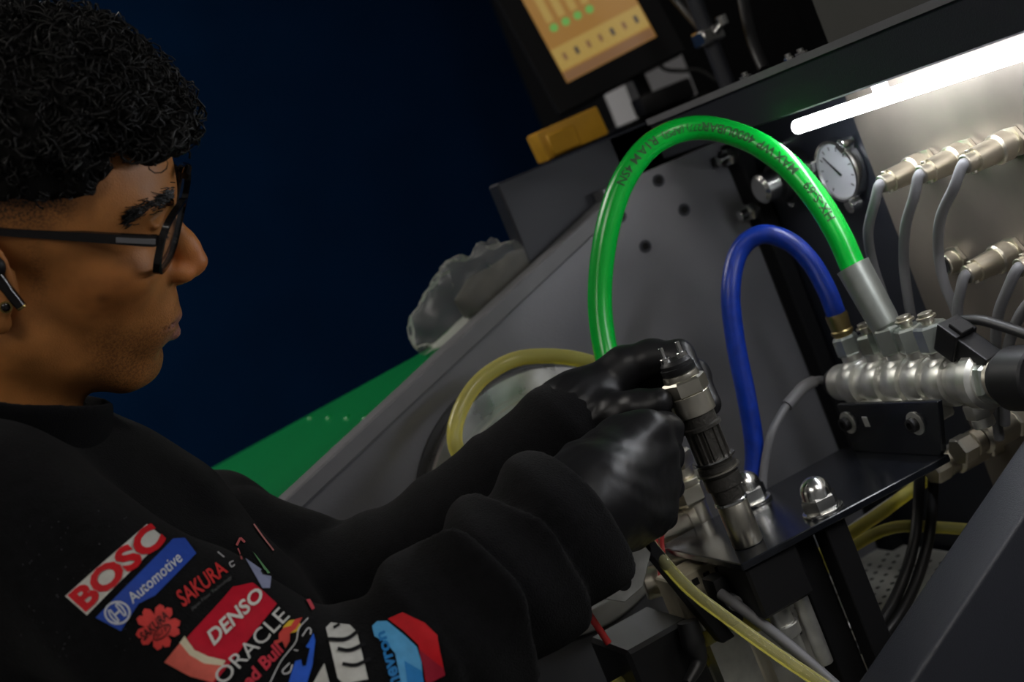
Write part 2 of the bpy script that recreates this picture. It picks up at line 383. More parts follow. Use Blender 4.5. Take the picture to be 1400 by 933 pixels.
# ================================================================== injector mount: plate, upstand, posts, cap nuts
PZ0 = 1.233
IM = empty('mounting_plate', (.52, .97, 1.07), 'black glossy mounting plate with a bent-up bracket and two legs under the injector', 'mounting plate')
pl = [(.425, .903), (.600, .893), (.6155, .893), (.6155, 1.035), (.425, 1.035)]
obj('plate', prism([(x, y, PZ0 - .006) for x, y in pl], (0, 0, .006), .0008), 'black_gloss', IM)
zt0, zt1 = 1.276, 1.279
up = [(1.010, PZ0), (.898, PZ0), (.893, PZ0 + .004), (.890, PZ0 + .010), (.8755, 1.2785), (1.010, 1.2755)]
us = obj('upstand', prism([(.6105, y, z) for y, z in up], (.005, 0, 0), .0007), 'black_gloss', IM)
for q in [(1160, 578), (1252, 579)]:
    p = PX(*q, .6105); s = obj('socket_screw', lathe(p, (-1, 0, 0), [(0, .0058), (.006, .0058), (.0065, .005), (.0065, .0032), (.003, .003), (.003, .001)], 18), 'black_plastic', us, 35)
    obj('washer', lathe(p, (-1, 0, 0), [(0, .0095), (.0012, .0095), (.0012, .004)], 24), 'zinc', s, 35)
p = PX(1184, 577, .6104); obj('slot', obox(p, (X_, Y_, Z_), (.0004, .0035, .0045), .0003), 'zinc', us)
def capnut(c, parent):
    c = np.asarray(c, float)
    g = obj('cap_nut', join(lathe(c + Z_ * .003, (0, 0, 1), [(0, .0128), (.0015, .0142), (.0095, .0142), (.011, .0130)], 6, ph=.35)), 'chrome', parent)
    dm = [(.011 + .0125 * sin(t) + .002, .0118 * cos(t)) for t in np.linspace(0, pi / 2 - .02, 9)]
    obj('dome', lathe(c + Z_ * .003, (0, 0, 1), [(.010, .0122)] + dm, 28), 'chrome', g, 60)
    obj('washer', lathe(c, (0, 0, 1), [(0, .0158), (.0012, .0162), (.0026, .0158), (.003, .0145)], 32), 'chrome', g, 40)
for q in [(1126, 700), (1030, 688)]:
    c = PZ(*q, PZ0); capnut(c, IM)
# legs
def leg(c, w=.0095):
    obj('leg', box((c[0] - w, c[1] - w, 1.07), (c[0] + w, c[1] + w, PZ0 - .006), .0008), 'black_matte', IM)
c1 = PZ(1126, 700, PZ0); leg(c1)
c2 = PZ(1030, 735, PZ0); leg(np.array([c2[0] + .03, c2[1] - .002, 0]), .011)
obj('clamp_block', box((.428, .906, 1.186), (.474, .952, PZ0 - .0062), .002), 'black_plastic', IM)
obj('drain_stub', join(cyl((.452, .93, 1.186), (0, 0, -1), .055, .0085, 20), cyl((.452, .93, 1.168), (0, 0, -1), .010, .011, 20)), 'zinc', IM, 35)
obj('drain_stub', cyl((.470, .925, 1.186), (0, 0, -1), .06, .006, 18), 'zinc', IM, 35)

# ================================================================== injector
IJ = np.array([.452, .935, PZ0]); INJ = empty('fuel_injector', IJ, 'steel and black diesel injector standing upright, gripped by gloved hands', 'injector')
ZS, RS = .84, .94
def ij(name, prof, m, n=36, ang=30, parent=None, ph=0.0): return obj(name, lathe(IJ, (0, 0, 1), [(a_ * ZS, r_ * RS) for a_, r_ in prof], n, ph=ph), m, parent or INJ, ang)
ij('nozzle_nut', [(.0005, .0118), (.002, .0125), (.0395, .0125), (.041, .0118)], 'injector_steel')
ij('seal_ring', [(.0405, .0125), (.0415, .0136), (.0435, .0136), (.0445, .0125)], 'chrome')
ij('lower_body', [(.044, .0118), (.045, .0128), (.056, .0128), (.057, .0150), (.068, .0150), (.069, .0135), (.072, .0135)], 'injector_dark')
ij('snap_ring', [(.0715, .0135), (.072, .0178), (.0735, .0178), (.074, .0135)], 'injector_steel', 40)
ij('middle_body', [(.0735, .0135), (.074, .0158), (.0785, .0158), (.079, .0138), (.083, .0138)], 'injector_dark')
sn = ij('collar_ring', [(.0825, .0135), (.083, .0172), (.0845, .0172), (.085, .0135)], 'chrome', 40)
# ribbed body with flats
ribs = []
bd = obj('ribbed_body', lathe(IJ, (0, 0, 1), [(.084 * ZS, .012), (.112 * ZS, .012), (.113 * ZS, .0113)], 8, ph=.2), 'injector_dark', INJ)
for k in range(10):
    q = 2 * pi * k / 10; e = np.array([cos(q), sin(q), 0]); t = np.array([-e[1], e[0], 0])
    obj('rib', obox(IJ + e * .0117 + Z_ * .099 * ZS, (e, t, Z_), (.0016, .0019, .0122), .0005), 'injector_dark', bd)
ij('shoulder_ring', [(.1125, .012), (.1135, .0165), (.1165, .0165), (.1175, .0145), (.127, .0145)], 'injector_dark')
ij('solenoid_body', [(.1265, .0150), (.1275, .0168), (.1455, .0168), (.146, .0165)], 'injector_steel')
obj('hex_collar', lathe(IJ, (0, 0, 1), [(.1455 * ZS, .0158), (.147 * ZS, .0174), (.1585 * ZS, .0174), (.1605 * ZS, .0152)], 6, ph=.25), 'injector_steel', INJ)
ij('neck_ring', [(.160, .0145), (.1615, .0148), (.1655, .0142), (.1665, .012)], 'injector_steel')
cp = ij('connector_cap', [(.166, .0132), (.1675, .0138), (.172, .0138), (.1725, .0126), (.1755, .0126), (.177, .0118), (.179, .010)], 'black_plastic')
for s in (-1, 1):
    b0 = IJ + RT * np.array([1, 1, 0]) * 0 + np.array([cos(YAW), -sin(YAW), 0]) * s * .0065 + Z_ * .178 * ZS
    t = obj('terminal_stud', join(cyl(b0, (0, 0, 1), .004, .0042, 14), cyl(b0 + Z_ * .0035, (0, 0, 1), .0085, .0019, 12)), 'chrome', INJ, 35)
# return fitting on the side facing away
e = np.array([-.55, .83, 0]); e /= np.linalg.norm(e)
obj('return_port', join(cyl(IJ + Z_ * .099 + e * .012, e, .012, .007, 18), hexnut(IJ + Z_ * .099 + e * .022, e, .007, .0085)), 'nickel', INJ, 35)

# ================================================================== common rail with ports, valve and solenoid
RX, RZ = .640, 1.2835
CR = empty('fuel_rail', (RX, .95, RZ - .02), 'lobed steel fuel rail with hex fittings bolted to the black bracket', 'fuel rail')
prof = []; y = 0
ys = [1.008, .974, .946, .920, .893]
prof = [(0, .013), (.002, .0155)]
Y0 = 1.040
for k, yy in enumerate(ys):
    t = Y0 - yy
    prof += [(t - .0118, .0158), (t - .0105, .0186), (t - .006, .0200), (t + .006, .0205), (t + .0098, .0196), (t + .0105, .0158)]
prof += [(Y0 - .876, .0165), (Y0 - .872, .0165)]
rl = obj('rail_body', lathe((RX, Y0, RZ), (0, -1, 0), prof, 32), 'zinc', CR, 28)
obj('rail_foot', box((.6157, .90, 1.255), (.640, 1.0, 1.272), .002), 'zinc', CR)
obj('end_sensor', join(lathe((RX, Y0, RZ), (0, 1, 0), [(-.002, .012), (.002, .013), (.008, .012), (.009, .009), (.014, .009)], 20)), 'black_plastic', CR, 35)
for k, yy in enumerate(ys):
    b0 = np.array([RX, yy, RZ + .018])
    p = obj('port_neck', lathe(b0 - Z_ * .004, (0, 0, 1), [(0, .0135), (.003, .0125), (.006, .0085), (.0125, .0085)], 20), 'zinc', CR, 35)
    hr = [.0108, .0105, .0128, .0118, .0130][k]; hl = [.0165, .017, .022, .020, .021][k]
    obj('hex_fitting', lathe(b0 + Z_ * .0075, (0, 0, 1), [(0, hr * .92), (.0015, hr), (hl - .002, hr), (hl, hr * .88)], 6, ph=.15 + .2 * k), 'zinc_hex', p)
    if k not in (0, 2):
        obj('bleed_stub', join(cyl(b0 + Z_ * (.0075 + hl), (0, 0, 1), .004, .0050, 14), cyl(b0 + Z_ * (.0115 + hl), (0, 0, 1), .002, .0078, 16), cyl(b0 + Z_ * (.0135 + hl), (0, 0, 1), .003, .0058, 16)), 'nickel', p, 35)
# valve body towards the viewer
o = np.array([RX, .875, RZ])
obj('valve_body', lathe(o, (0, -1, 0), [(0, .0165), (.0015, .0185), (.014, .0195), (.016, .0225), (.026, .0225), (.028, .0185), (.030, .0185)], 36), 'zinc', CR, 30)
obj('lock_nut', lathe(o - Y_ * .029, (0, -1, 0), [(0, .017), (.0015, .019), (.007, .019), (.0085, .017)], 6, ph=.3), 'zinc_hex', CR)
obj('thread', lathe(o - Y_ * .037, (0, -1, 0), [(0, .0155), (.001, .0165), (.002, .0155), (.003, .0165), (.004, .0155), (.005, .0165), (.007, .0155)], 28), 'nickel', CR, 60)
sol = obj('solenoid', lathe(o - Y_ * .043, (0, -1, 0), [(0, .0165), (.002, .019), (.010, .020), (.011, .0235), (.040, .0235), (.042, .0222), (.042, .001)], 40), 'black_plastic', CR, 30)
# connector block on the solenoid, leaning up and back
sc = PX(1316, 470, .640); sd = PX(1358, 500, .640)
ax = sc - sd; ax /= np.linalg.norm(ax); bx_ = np.cross(ax, X_); 
cb = obj('connector', join(obox(sd + ax * .018, (ax, X_, bx_), (.018, .0085, .0095), .0015, 2), obox(sd + ax * .038, (ax, X_, bx_), (.010, .0105, .0125), .0015, 2),
     obox(sd + ax * .034 + bx_ * .0135, (ax, X_, bx_), (.008, .005, .002), .0006), obox(sd + ax * .034 - bx_ * .0135, (ax, X_, bx_), (.007, .006, .0022), .0006),
     obox(sd + ax * .047, (ax, X_, bx_), (.003, .008, .009), .001)), 'black_plastic', CR)
obj('drain_fitting', join(hexnut((RX + .004, .878, RZ - .020), (0, 0, -1), .012, .011), cyl((RX + .004, .878, RZ - .032), (0, 0, -1), .008, .0085, 20)), 'zinc', CR, 35)
obj('locking_bolt', join(hexnut((.634, .935, RZ - .0185), (0, 0, -1), .007, .008)), 'chrome', CR)
# two-wire lead of the connector
wl = empty('connector_lead', PX(1305, 440, .655), 'black sleeved two-wire lead leaving the solenoid connector to the right', 'cable')
obj('sleeve', tube(wp(.655, (1305, 438), (1340, 438), (1370, 446), (1400, 456), (1440, 470)), [.0035, .0042, .0042, .0042], 10), 'cable_black', wl, 60)
obj('black_wire', tube([sd + ax * .049] + wp(.650, (1296, 448), (1297, 440), (1305, 438)), .0018, 8), 'cable_black', wl, 60)
obj('red_wire', tube([sd + ax * .046 + bx_ * .004] + wp(.648, (1300, 445), (1302, 439), (1307, 438)), .0016, 8), 'red_wire', wl, 60)

# ================================================================== hoses
gl = np.array([RX, ys[2], RZ + .018 + .0295])
GH = empty('pressure_hose', gl, 'thick bright green printed pressure hose arching over from the rail', 'hose')
g1 = PX(1165, 362, .640)
fd = g1 - gl; fL = np.linalg.norm(fd); fd /= fL
obj('crimp_ferrule', lathe(gl - fd * .004, fd, [(0, .0085), (.004, .0118), (.010, .0125), (fL, .0135), (fL + .003, .0138), (fL + .003, .0115)], 32), 'ferrule', GH, 30)
dg = (g1 - CAM) @ FW; DG = [dg + (1.19 - dg) * t for t in (.06, .2, .42, .68, .9)]
gpath = [g1 - fd * .012, g1] + pd((1146, 320, DG[0]), (1115, 270, DG[1]), (1072, 222, DG[2]), (1015, 187, DG[3]), (950, 175, DG[4]), (893, 196, 1.185), (852, 248, 1.185), (829, 320, 1.185), (820, 400, 1.185), (826, 470, 1.18), (845, 540, 1.17), (870, 610, 1.17), (890, 690, 1.17))
GR = .0103
obj('hose', tube(gpath, GR, 20, 8), 'hose_green', GH, 80)
bl = np.array([RX, ys[0], RZ + .018 + .0240])
BH = empty('return_hose', bl, 'slim blue hose looping from the brass fitting on the rail', 'hose')
b1 = PX(1141, 424, .640); bd_ = b1 - bl; bL = np.linalg.norm(bd_); bd_ /= bL
obj('brass_ferrule', lathe(bl - bd_ * .003, bd_, [(0, .0065), (.003, .0075), (.006, .0095), (.008, .0095), (.009, .0085), (bL - .002, .0095), (bL, .009)], 12), 'brass', BH, 35)
db = (b1 - CAM) @ FW; DB = [db + (1.205 - db) * t for t in (.08, .3, .55, .8, .95)]
obj('hose', tube([b1 - bd_ * .010, b1] + pd((1130, 396, DB[0]), (1108, 358, DB[1]), (1078, 330, DB[2]), (1040, 321, DB[3]), (1010, 345, DB[4]), (999, 400, 1.20), (1006, 470, 1.20), (1021, 545, 1.20), (1031, 610, 1.20), (1028, 655, 1.20), (1010, 700, 1.20), (990, 770, 1.20)), .0083, 16, 8), 'hose_blue', BH, 80)
sg = obj('sensor_lead', tube([np.array([RX, 1.052, RZ])] + pd((1118, 520, 1.22), (1098, 530, 1.21), (1075, 556, 1.20), (1056, 590, 1.19), (1046, 630, 1.19), (1043, 670, 1.19), (1046, 730, 1.19)), .0036, 10), 'cable_grey', None, 60, 'thin grey sensor lead curving from the rail end down behind the plate', 'cable')
obj('heat_sleeve', tube(pd((1113, 522, 1.217), (1098, 530, 1.21), (1076, 555, 1.20)), .0052, 12), 'cable_grey', sg, 60)
# clear oil tubes
def ctube(name, pts, r, m, label, inner=None, cat='tube'):
    o = obj(name, tube(pts, r, 14, 8), m, None, 80, label, cat)
    return o
ctube('clear_tube', pd((890, 560, 1.20), (840, 512, 1.21), (800, 494, 1.215), (750, 487, 1.22), (700, 493, 1.22), (655, 522, 1.21), (628, 565, 1.20), (622, 605, 1.19), (638, 640, 1.19), (665, 690, 1.19), (700, 760, 1.19)), .0068, 'tube_clear', 'yellowish clear tube looping in front of the silver flange disc')
ctube('clear_tube', pd((876, 700, 1.10), (882, 732, 1.08), (905, 765, 1.06), (945, 808, 1.04), (1000, 850, 1.02), (1060, 893, 1.00), (1130, 940, .98), (1200, 990, .97)), .0047, 'tube_pale', 'yellowish clear tube sloping down in front below the right hand')
ctube('clear_tube', pd((1060, 800, 1.20), (1100, 775, 1.21), (1150, 738, 1.22), (1200, 705, 1.23), (1250, 668, 1.24), (1290, 640, 1.26)), .0058, 'tube_clear', 'yellow-green clear tube rising behind the plate, upper of the two')
ctube('clear_tube', pd((1060, 832, 1.19), (1100, 802, 1.20), (1160, 752, 1.21), (1220, 722, 1.21), (1290, 722, 1.21), (1360, 728, 1.2)), .0052, 'tube_clear', 'yellow-green clear tube levelling out to the right under the plate')
obj('white_tube', tube(pd((1070, 800, 1.225), (1110, 765, 1.235), (1170, 720, 1.24), (1230, 680, 1.25), (1275, 652, 1.26)), .0042, 10), 'cable_white', None, 60, 'white tube lying between the yellow-green tubes', 'tube')
for k, (dx, lab) in enumerate([(0, 'black cable hanging behind the plate, left of the pair'), (19, 'black cable hanging behind the plate, right of the pair')]):
    obj('black_cable', tube(pd((1258 + dx, 620, 1.20), (1256 + dx, 680, 1.20), (1250 + dx, 740, 1.19), (1232 + dx, 800, 1.17), (1205 + dx, 850, 1.15), (1170 + dx, 885, 1.14), (1130 + dx, 880, 1.14), (1105 + dx, 850, 1.15)), .0048, 10), 'cable_black', None, 60, lab, 'cable', 'pair of black cables behind the plate')
for k, (q, lab) in enumerate([(((1135, 878, 1.17), (1165, 852, 1.18), (1200, 832, 1.19)), 'white wire low down between the plate legs, upper one'), (((1140, 915, 1.15), (1165, 898, 1.155), (1195, 878, 1.16)), 'white wire low down between the plate legs, lower one')]):
    obj('white_wire', tube(pd(*q), .0026, 8), 'cable_white', None, 60, lab, 'wire')
obj('grey_cable', tube(pd((985, 812, 1.06), (1005, 826, 1.05), (1040, 852, 1.04), (1090, 892, 1.02), (1150, 945, 1.0), (1200, 990, .99)), .0042, 10), 'cable_grey', None, 60, 'light grey cable crossing below the black plate leg', 'cable')

# lower fittings on the back wall, right of the bracket
def coupler(p, name, label):
    p = np.asarray(p, float); t = empty(name, p, label, 'coupler', 'nickel couplers on the back panel')
    obj('base_nut', hexnut(p, (-1, 0, 0), .014, .0145), 'nickel', t)
    obj('sleeve', lathe(p - X_ * .014, (-1, 0, 0), [(0, .0115), (.002, .0135), (.030, .0135), (.033, .011)], 28), 'nickel', t, 30)
    obj('collar', lathe(p - X_ * .047, (-1, 0, 0), [(0, .009), (.001, .011), (.009, .011), (.01, .009)], 24), 'nickel', t, 30)
    obj('tail_nut', hexnut(p - X_ * .057, (-1, 0, 0), .015, .012), 'nickel', t)
    return t
coupler((.731, .990, 1.192), 'quick_coupler', 'nickel quick coupler on the back panel just right of the black bracket')
coupler((.731, .945, 1.212), 'quick_coupler', 'nickel quick coupler on the back panel behind the dark near panel edge')

# ================================================================== clutter under and behind the plate
def seg(a, b, r, n=24): 
    a = np.asarray(a); b = np.asarray(b); L = np.linalg.norm(b - a); return cyl(a, (b - a) / L, L, r, n)
v0 = P(937, 668, 1.17)
VM = empty('needle_valve', (v0[0], v0[1], 1.07), 'nickel valve cluster on a column behind the injector plate', 'valve')
def vz(z0, z1, r, n=24): return cyl((v0[0], v0[1], z0), (0, 0, 1), z1 - z0, r, n)
obj('column', vz(1.07, v0[2] - .012, .012), 'nickel', VM, 30)
obj('body_nut', lathe((v0[0], v0[1], v0[2] - .012), (0, 0, 1), [(0, .015), (.002, .0165), (.014, .0165), (.016, .015)], 6, ph=.4), 'nickel', VM)
obj('collar', join(vz(v0[2] + .004, v0[2] + .009, .018), vz(v0[2] + .009, v0[2] + .018, .012)), 'nickel', VM, 30)
obj('cap', join(hexnut((v0[0], v0[1], v0[2] + .018), (0, 0, 1), .014, .0155), vz(v0[2] + .032, v0[2] + .04, .0105)), 'nickel', VM, 30)
obj('side_arm', join(seg(v0 + Z_ * .0, v0 - X_ * .035 - Z_ * .002, .0085), hexnut(v0 - X_ * .02, (-1, 0, 0), .012, .0115)), 'nickel', VM, 30)
a = P(862, 752, 1.17); b = P(950, 710, 1.17)
HC = empty('horizontal_cylinder', ((a + b) / 2 * np.array([1, 1, 0]) + Z_ * 1.07), 'polished nickel cylinder lying behind the left corner of the plate', 'cylinder')
obj('barrel', seg(a, b, .0135, 32), 'nickel', HC, 30)
obj('end_cap', seg(b - (b - a) * .08, b + (b - a) * .04, .0148, 32), 'nickel', HC, 30)
obj('support', box((((a + b) / 2)[0] - .012, a[1] - .012, 1.07), (((a + b) / 2)[0] + .012, a[1] + .012, a[2] - .004)), 'zinc', HC)
a = P(880, 800, 1.15); b = P(985, 768, 1.15)
HD = empty('cylinder_rail', ((a + b) / 2 * np.array([1, 1, 0]) + Z_ * 1.07), 'pale metal cylinder just below the left plate corner', 'cylinder')
obj('barrel', seg(a, b, .013, 28), 'nickel', HD, 30)
obj('support', box((((a + b) / 2)[0] - .01, a[1] - .01, 1.07), (((a + b) / 2)[0] + .01, a[1] + .01, ((a + b) / 2)[2] - .004)), 'zinc', HD)
# beige terminal block with rows of holes
tb = P(970, 796, 1.11)
TBk = empty('terminal_block', (tb[0], tb[1], 1.07), 'beige terminal block with two rows of dark holes under the plate', 'terminal block')
bl_ = obj('block', box((tb[0] - .034, tb[1] - .010, tb[2] - .020), (tb[0] + .026, tb[1] + .02, tb[2] + .018), .0015), 'beige', TBk)
for j in range(2):
    for i in range(5):
        p = np.array([tb[0] - .026 + i * .0108, tb[1] - .0102, tb[2] + .009 - j * .015])
        obj('terminal', obox(p, (X_, Y_, Z_), (.0028, .0006, .0028), .0003), 'hole', bl_)
obj('pillar', box((tb[0] - .02, tb[1], 1.07), (tb[0] + .012, tb[1] + .015, tb[2] - .019)), 'zinc', TBk)
pk = P(988, 820, 1.07)
PK = empty('plug_connector', pk, 'dark oval plug with a grey cable boot under the plate', 'plug')
obj('shell', obox(pk, (X_, Y_, Z_), (.007, .010, .020), .004, 2), 'black_plastic', PK, 40)
obj('boot', seg(pk + X_ * .004, P(1006, 826, 1.05), .0058, 16), 'cable_grey', PK, 40)
# black control box with zinc bracket at the lower left of the recess
cb0 = P(840, 860, 1.06)
CB = empty('relay_box', (.38, 1.0, 1.07), 'black box with a drilled zinc bracket below the right glove', 'box')
obj('case', box((.340, .965, 1.07), (.398, 1.035, 1.195), .003), 'black_plastic', CB)
br = P(850, 786, 1.045)
obj('bracket', prism([(br[0] - .028, br[1], br[2] + .018), (br[0] - .020, br[1], br[2] - .010), (br[0] - .006, br[1], br[2] - .020), (br[0] + .012, br[1], br[2] - .016), (br[0] + .03, br[1], br[2] + .006), (br[0] + .03, br[1], br[2] + .026)], (0, .003, 0), .0008), 'zinc', CB)
obj('bracket_hole', lathe(br + np.array([-.001, -.0006, -.006]), (0, 1, 0), [(0, .0062), (.001, .0062)], 20), 'hole', CB)
obj('arm', prism([(br[0] + .024, br[1], br[2] + .012), (br[0] + .034, br[1], br[2] + .012), (br[0] + .066, br[1], br[2] - .085), (br[0] + .054, br[1], br[2] - .085)], (0, .012, 0), .001), 'black_plastic', CB)
ra = P(786, 812, 1.075); rb = P(832, 880, 1.075)
obj('red_strip', tube([ra, (ra + rb) / 2 + np.array([0, 0, .001]), rb], .0028, 8), 'red', None, 60, 'red strip standing left of the black box under the sleeve', 'strip')
for k, (q, lab) in enumerate([(((922, 610, 1.12), (914, 660, 1.13), (905, 705, 1.13), (897, 742, 1.13), (905, 800, 1.12)), 'thin red wire running down behind the right glove, left of the two'),
                              (((926, 612, 1.125), (919, 660, 1.135), (911, 705, 1.135), (905, 742, 1.135), (915, 800, 1.125)), 'thin red wire running down behind the right glove, right of the two')]):
    obj('red_wire', tube(pd(*q), .0019, 8), 'red_wire', None, 60, lab, 'wire', 'pair of red wires')
obj('flat_hose', tube(pd((935, 930, 1.12), (965, 890, 1.13), (1005, 862, 1.14), (1050, 840, 1.15)), [.010, .011, .009], 12), 'tube_clear', None, 60, 'wide yellow-green hose at the bottom behind the sloping clear tube', 'tube')
obj('flat_hose', tube(pd((820, 955, 1.08), (870, 925, 1.09), (930, 893, 1.10), (975, 868, 1.11)), .0062, 12), 'tube_clear', None, 60, 'yellow-green hose along the bottom edge left of the clear tube', 'tube')
obj('black_plug_lead', tube(pd((940, 850, 1.06), (948, 880, 1.06), (955, 905, 1.06), (940, 935, 1.05)), [.008, .009, .006, .004], 12), 'cable_black', None, 60, 'black plug and lead hanging at the bottom between the hoses', 'cable')

# ================================================================== on top of the bench
# touch monitor
dm = 1.80
ll = P(776, 112, dm); ux = RT * cos(radians(27.5)) + UP * sin(radians(27.5)); uy = -RT * sin(radians(28.5)) + UP * cos(radians(28.5)); un = np.cross(ux, uy); un /= np.linalg.norm(un)
w = 135 / FPX * dm; hgt = .20
def mq(a, b, c=0.0): return ll + ux * a * w + uy * b * w + un * c
MO = empty('touch_monitor', mq(.5, -.5) * np.array([1, 1, 0]) + Z_ * 1.552, 'black touch monitor showing an amber screen, on the bench top', 'monitor')
def mbox(a0, a1, b0, b1, c0, c1, bev=.0): 
    return obox((mq(a0, b0, c0) + mq(a1, b1, c1)) / 2, (ux, uy, un), ((a1 - a0) * w / 2, (b1 - b0) * w / 2, (c1 - c0) / 2), bev)
obj('housing', mbox(-.22, 1.2, -.26, 1.75, -.035, -.002, .003), 'black_matte', MO)
obj('bezel', join(mbox(-.22, -.01, -.26, 1.75, -.002, .003), mbox(1.01, 1.2, -.26, 1.75, -.002, .003), mbox(-.01, 1.01, -.26, -.01, -.002, .003), mbox(-.01, 1.01, 1.55, 1.75, -.002, .003)), 'black_matte', MO)
for k, c, s in [('scr_amber', (.42, .20, .03), .55), ('scr_yellow', (.55, .36, .08), .55), ('scr_green', (.16, .45, .08), .6), ('scr_red', (.62, .16, .10), .6), ('scr_brown', (.27, .13, .05), .55), ('scr_ink', (.08, .06, .05), .4)]:
    MT[k] = mat(k, (0.01, .01, .01), .3, emit=c, estr=s)
sc_ = obj('screen', mbox(-.01, 1.01, -.01, 1.55, -.002, .0006), 'scr_amber', MO)
obj('toolbar', mbox(0, 1, .12, .36, .0006, .001), 'scr_yellow', sc_)
obj('status_strip', mbox(0, 1, 0, .10, .0006, .001), 'scr_brown', sc_)
for k in range(7):
    x = .05 + k * .135
    obj('button', join(mbox(x, x + .1, .15, .33, .001, .0014)), 'scr_yellow', sc_)
    obj('button_icon', join(mbox(x + .03, x + .07, .20, .28, .0014, .0017)), ['scr_brown', 'scr_ink'][k in (1, 4, 6)], sc_)
for k in range(4):
    x = .10 + k * .135
    obj('level_bar', mbox(x, x + .075, .62, 1.4, .0006, .001), 'scr_yellow', sc_)
    obj('level_dot', lathe(mq(x + .04, .55, .0006), un, [(0, .0055), (.0006, .0055)], 14), 'scr_green', sc_)
obj('alarm_dot', lathe(mq(.80, .62, .0006), un, [(0, .009), (.0006, .009)], 16), 'scr_red', sc_)
# stand
nb = P(893, 150, 1.86); nb[2] = 1.552; nt = mq(.72, 0.1, -.03)
obj('neck', tube([nb, nb * .5 + nt * .5, nt], .0095, 10, smooth=False), 'black_plastic', MO, 40)
obj('foot', box((nb[0] - .07, nb[1] - .05, 1.552), (nb[0] + .06, nb[1] + .05, 1.560), .003), 'black_plastic', MO)
# white carton seen behind the stand
wc0 = P(868, 152, 2.0); wc1 = P(962, 112, 2.0)
cx = np.array([(wc0[0] + wc1[0]) / 2, (wc0[1] + wc1[1]) / 2, 0])
WC = empty('white_carton', (cx[0], cx[1], 1.552), 'white carton standing behind the monitor foot', 'carton')
obj('carton', box((wc0[0], wc0[1], 1.552), (wc1[0] + .005, wc0[1] + .07, 1.625), .001), 'white_card', WC)
obj('flap', box((wc0[0] + .002, wc0[1] + .0, 1.625), (wc1[0], wc0[1] + .03, 1.6262)), 'white_card', WC)
obj('black_lead', tube([P(885, 60, 1.88), P(905, 92, 1.87), P(930, 97, 1.86), P(955, 96, 1.86), P(980, 110, 1.86)], .0028, 8), 'cable_black', None, 60, 'black lead drooping in front of the white carton', 'cable')
obj('adapter', obox(P(908, 138, 1.80) + Z_ * .004, (X_, Y_, Z_), (.038, .016, .012), .004, 2), 'black_plastic', None, 40, 'black power adapter lying on the bench top by the monitor', 'adapter')
# yellow box on the bench edge
y0 = PZ(757, 224, 1.5525); y0 = P(757, 222, 1.52)
YB = empty('yellow_pack', (y0[0] + .03, y0[1] + .02, 1.553), 'yellow cloth pack resting on the far end of the bench top', 'cloth pack')
yb = obox((y0[0] + .036, y0[1] + .02, 1.553 + .0185), (np.array([1, -.10, .06]), np.array([.10, 1, 0]), np.array([-.06, 0, 1])), (.038, .020, .0165), .003, 2)
v = yb[0].copy(); v[:, 2] += .002 * np.sin(v[:, 0] * 160) 
obj('pack', (v, yb[1]), 'yellow_box', YB, 40)
obj('fold', obox((y0[0] + .02, y0[1] - .0005, 1.5675), (X_, Y_, Z_), (.018, .003, .012), .002), 'yellow_box', YB, 40)
# grey instrument behind the header lip
gb = P(1112, 15, 1.25); 
GB = empty('instrument_case', (.83, .9, 1.551), 'grey instrument case standing on the header near the top edge', 'case')
gq = PX(1131, 60, .76)
obj('case', box((.76, .55, 1.551), (.95, gq[1], 1.65), .002), 'grey_box', GB)
obj('foot', box((.77, .57, 1.5509), (.80, .60, 1.5515)), 'black_rubber', GB)
# grey pole and its clamp
pp = PX(999, 128, .80)
PO = empty('support_pole', (pp[0], pp[1], 1.551), 'grey upright pole with a bright clamp on the header', 'pole')
obj('pole', cyl((pp[0], pp[1], 1.551), (0, 0, 1), .5, .0085, 20), 'panel_near', PO, 40)
cl = PX(977, 45, .80)
obj('clamp', join(cyl((pp[0] - .0, pp[1] - .012, cl[2]), (1, -.3, .6), .018, .0045, 14), cyl((pp[0] + .012, pp[1] - .016, cl[2] + .004), (0, 0, 1), .010, .006, 14), obox((pp[0], pp[1], cl[2]), (X_, Y_, Z_), (.013, .013, .008), .002)), 'chrome', PO, 40)
for k, (q, lab) in enumerate([((1020, 107), 'small bright bolt on the header lip beside the pole'), ((1080, 84), 'tiny bright bolt on the header lip, left of the pair'), ((1096, 74), 'small bright bolt on the header lip near the grey case')]):
    p = PX(*q, .70); obj('lip_bolt', join(hexnut((p[0], p[1], 1.551), (0, 0, 1), .005, .0055 - .0012 * (k == 1)), cyl((p[0], p[1], 1.556), (0, 0, 1), .003, .003, 12)), 'chrome', None, 35, lab, 'bolt', 'bolts on the header lip')
for k, (q, lab) in enumerate([(((900, -30, 1.7), (935, 10, 1.68), (962, 42, 1.64), (975, 60, 1.62), (985, 100, 1.60)), 'black cable hanging above the pole clamp'),
                              (((1010, -30, 1.5), (1020, 20, 1.48), (1030, 60, 1.46), (1045, 95, 1.44)), 'black cable hanging right of the pole')]):
    obj('hanging_cable', tube(pd(*q), .006, 10), 'cable_black', None, 60, lab, 'cable')
# tall dark cabinet behind the bench
cl_ = PY(722, 130, 2.6)
CBN = empty('control_cabinet', (1.4, 2.35, 0), 'tall black control cabinet behind the monitor', 'cabinet')
obj('carcass', box((cl_[0], 2.14, 0), (2.3, 2.6, 2.5), .004), 'black_matte', CBN)
dr = obj('door', box((cl_[0] + .02, 2.128, .1), (1.5, 2.14, 2.45), .003), 'black_matte', CBN)
obj('door_handle', box((1.44, 2.10, 1.2), (1.46, 2.128, 1.4), .003), 'black_plastic', dr)

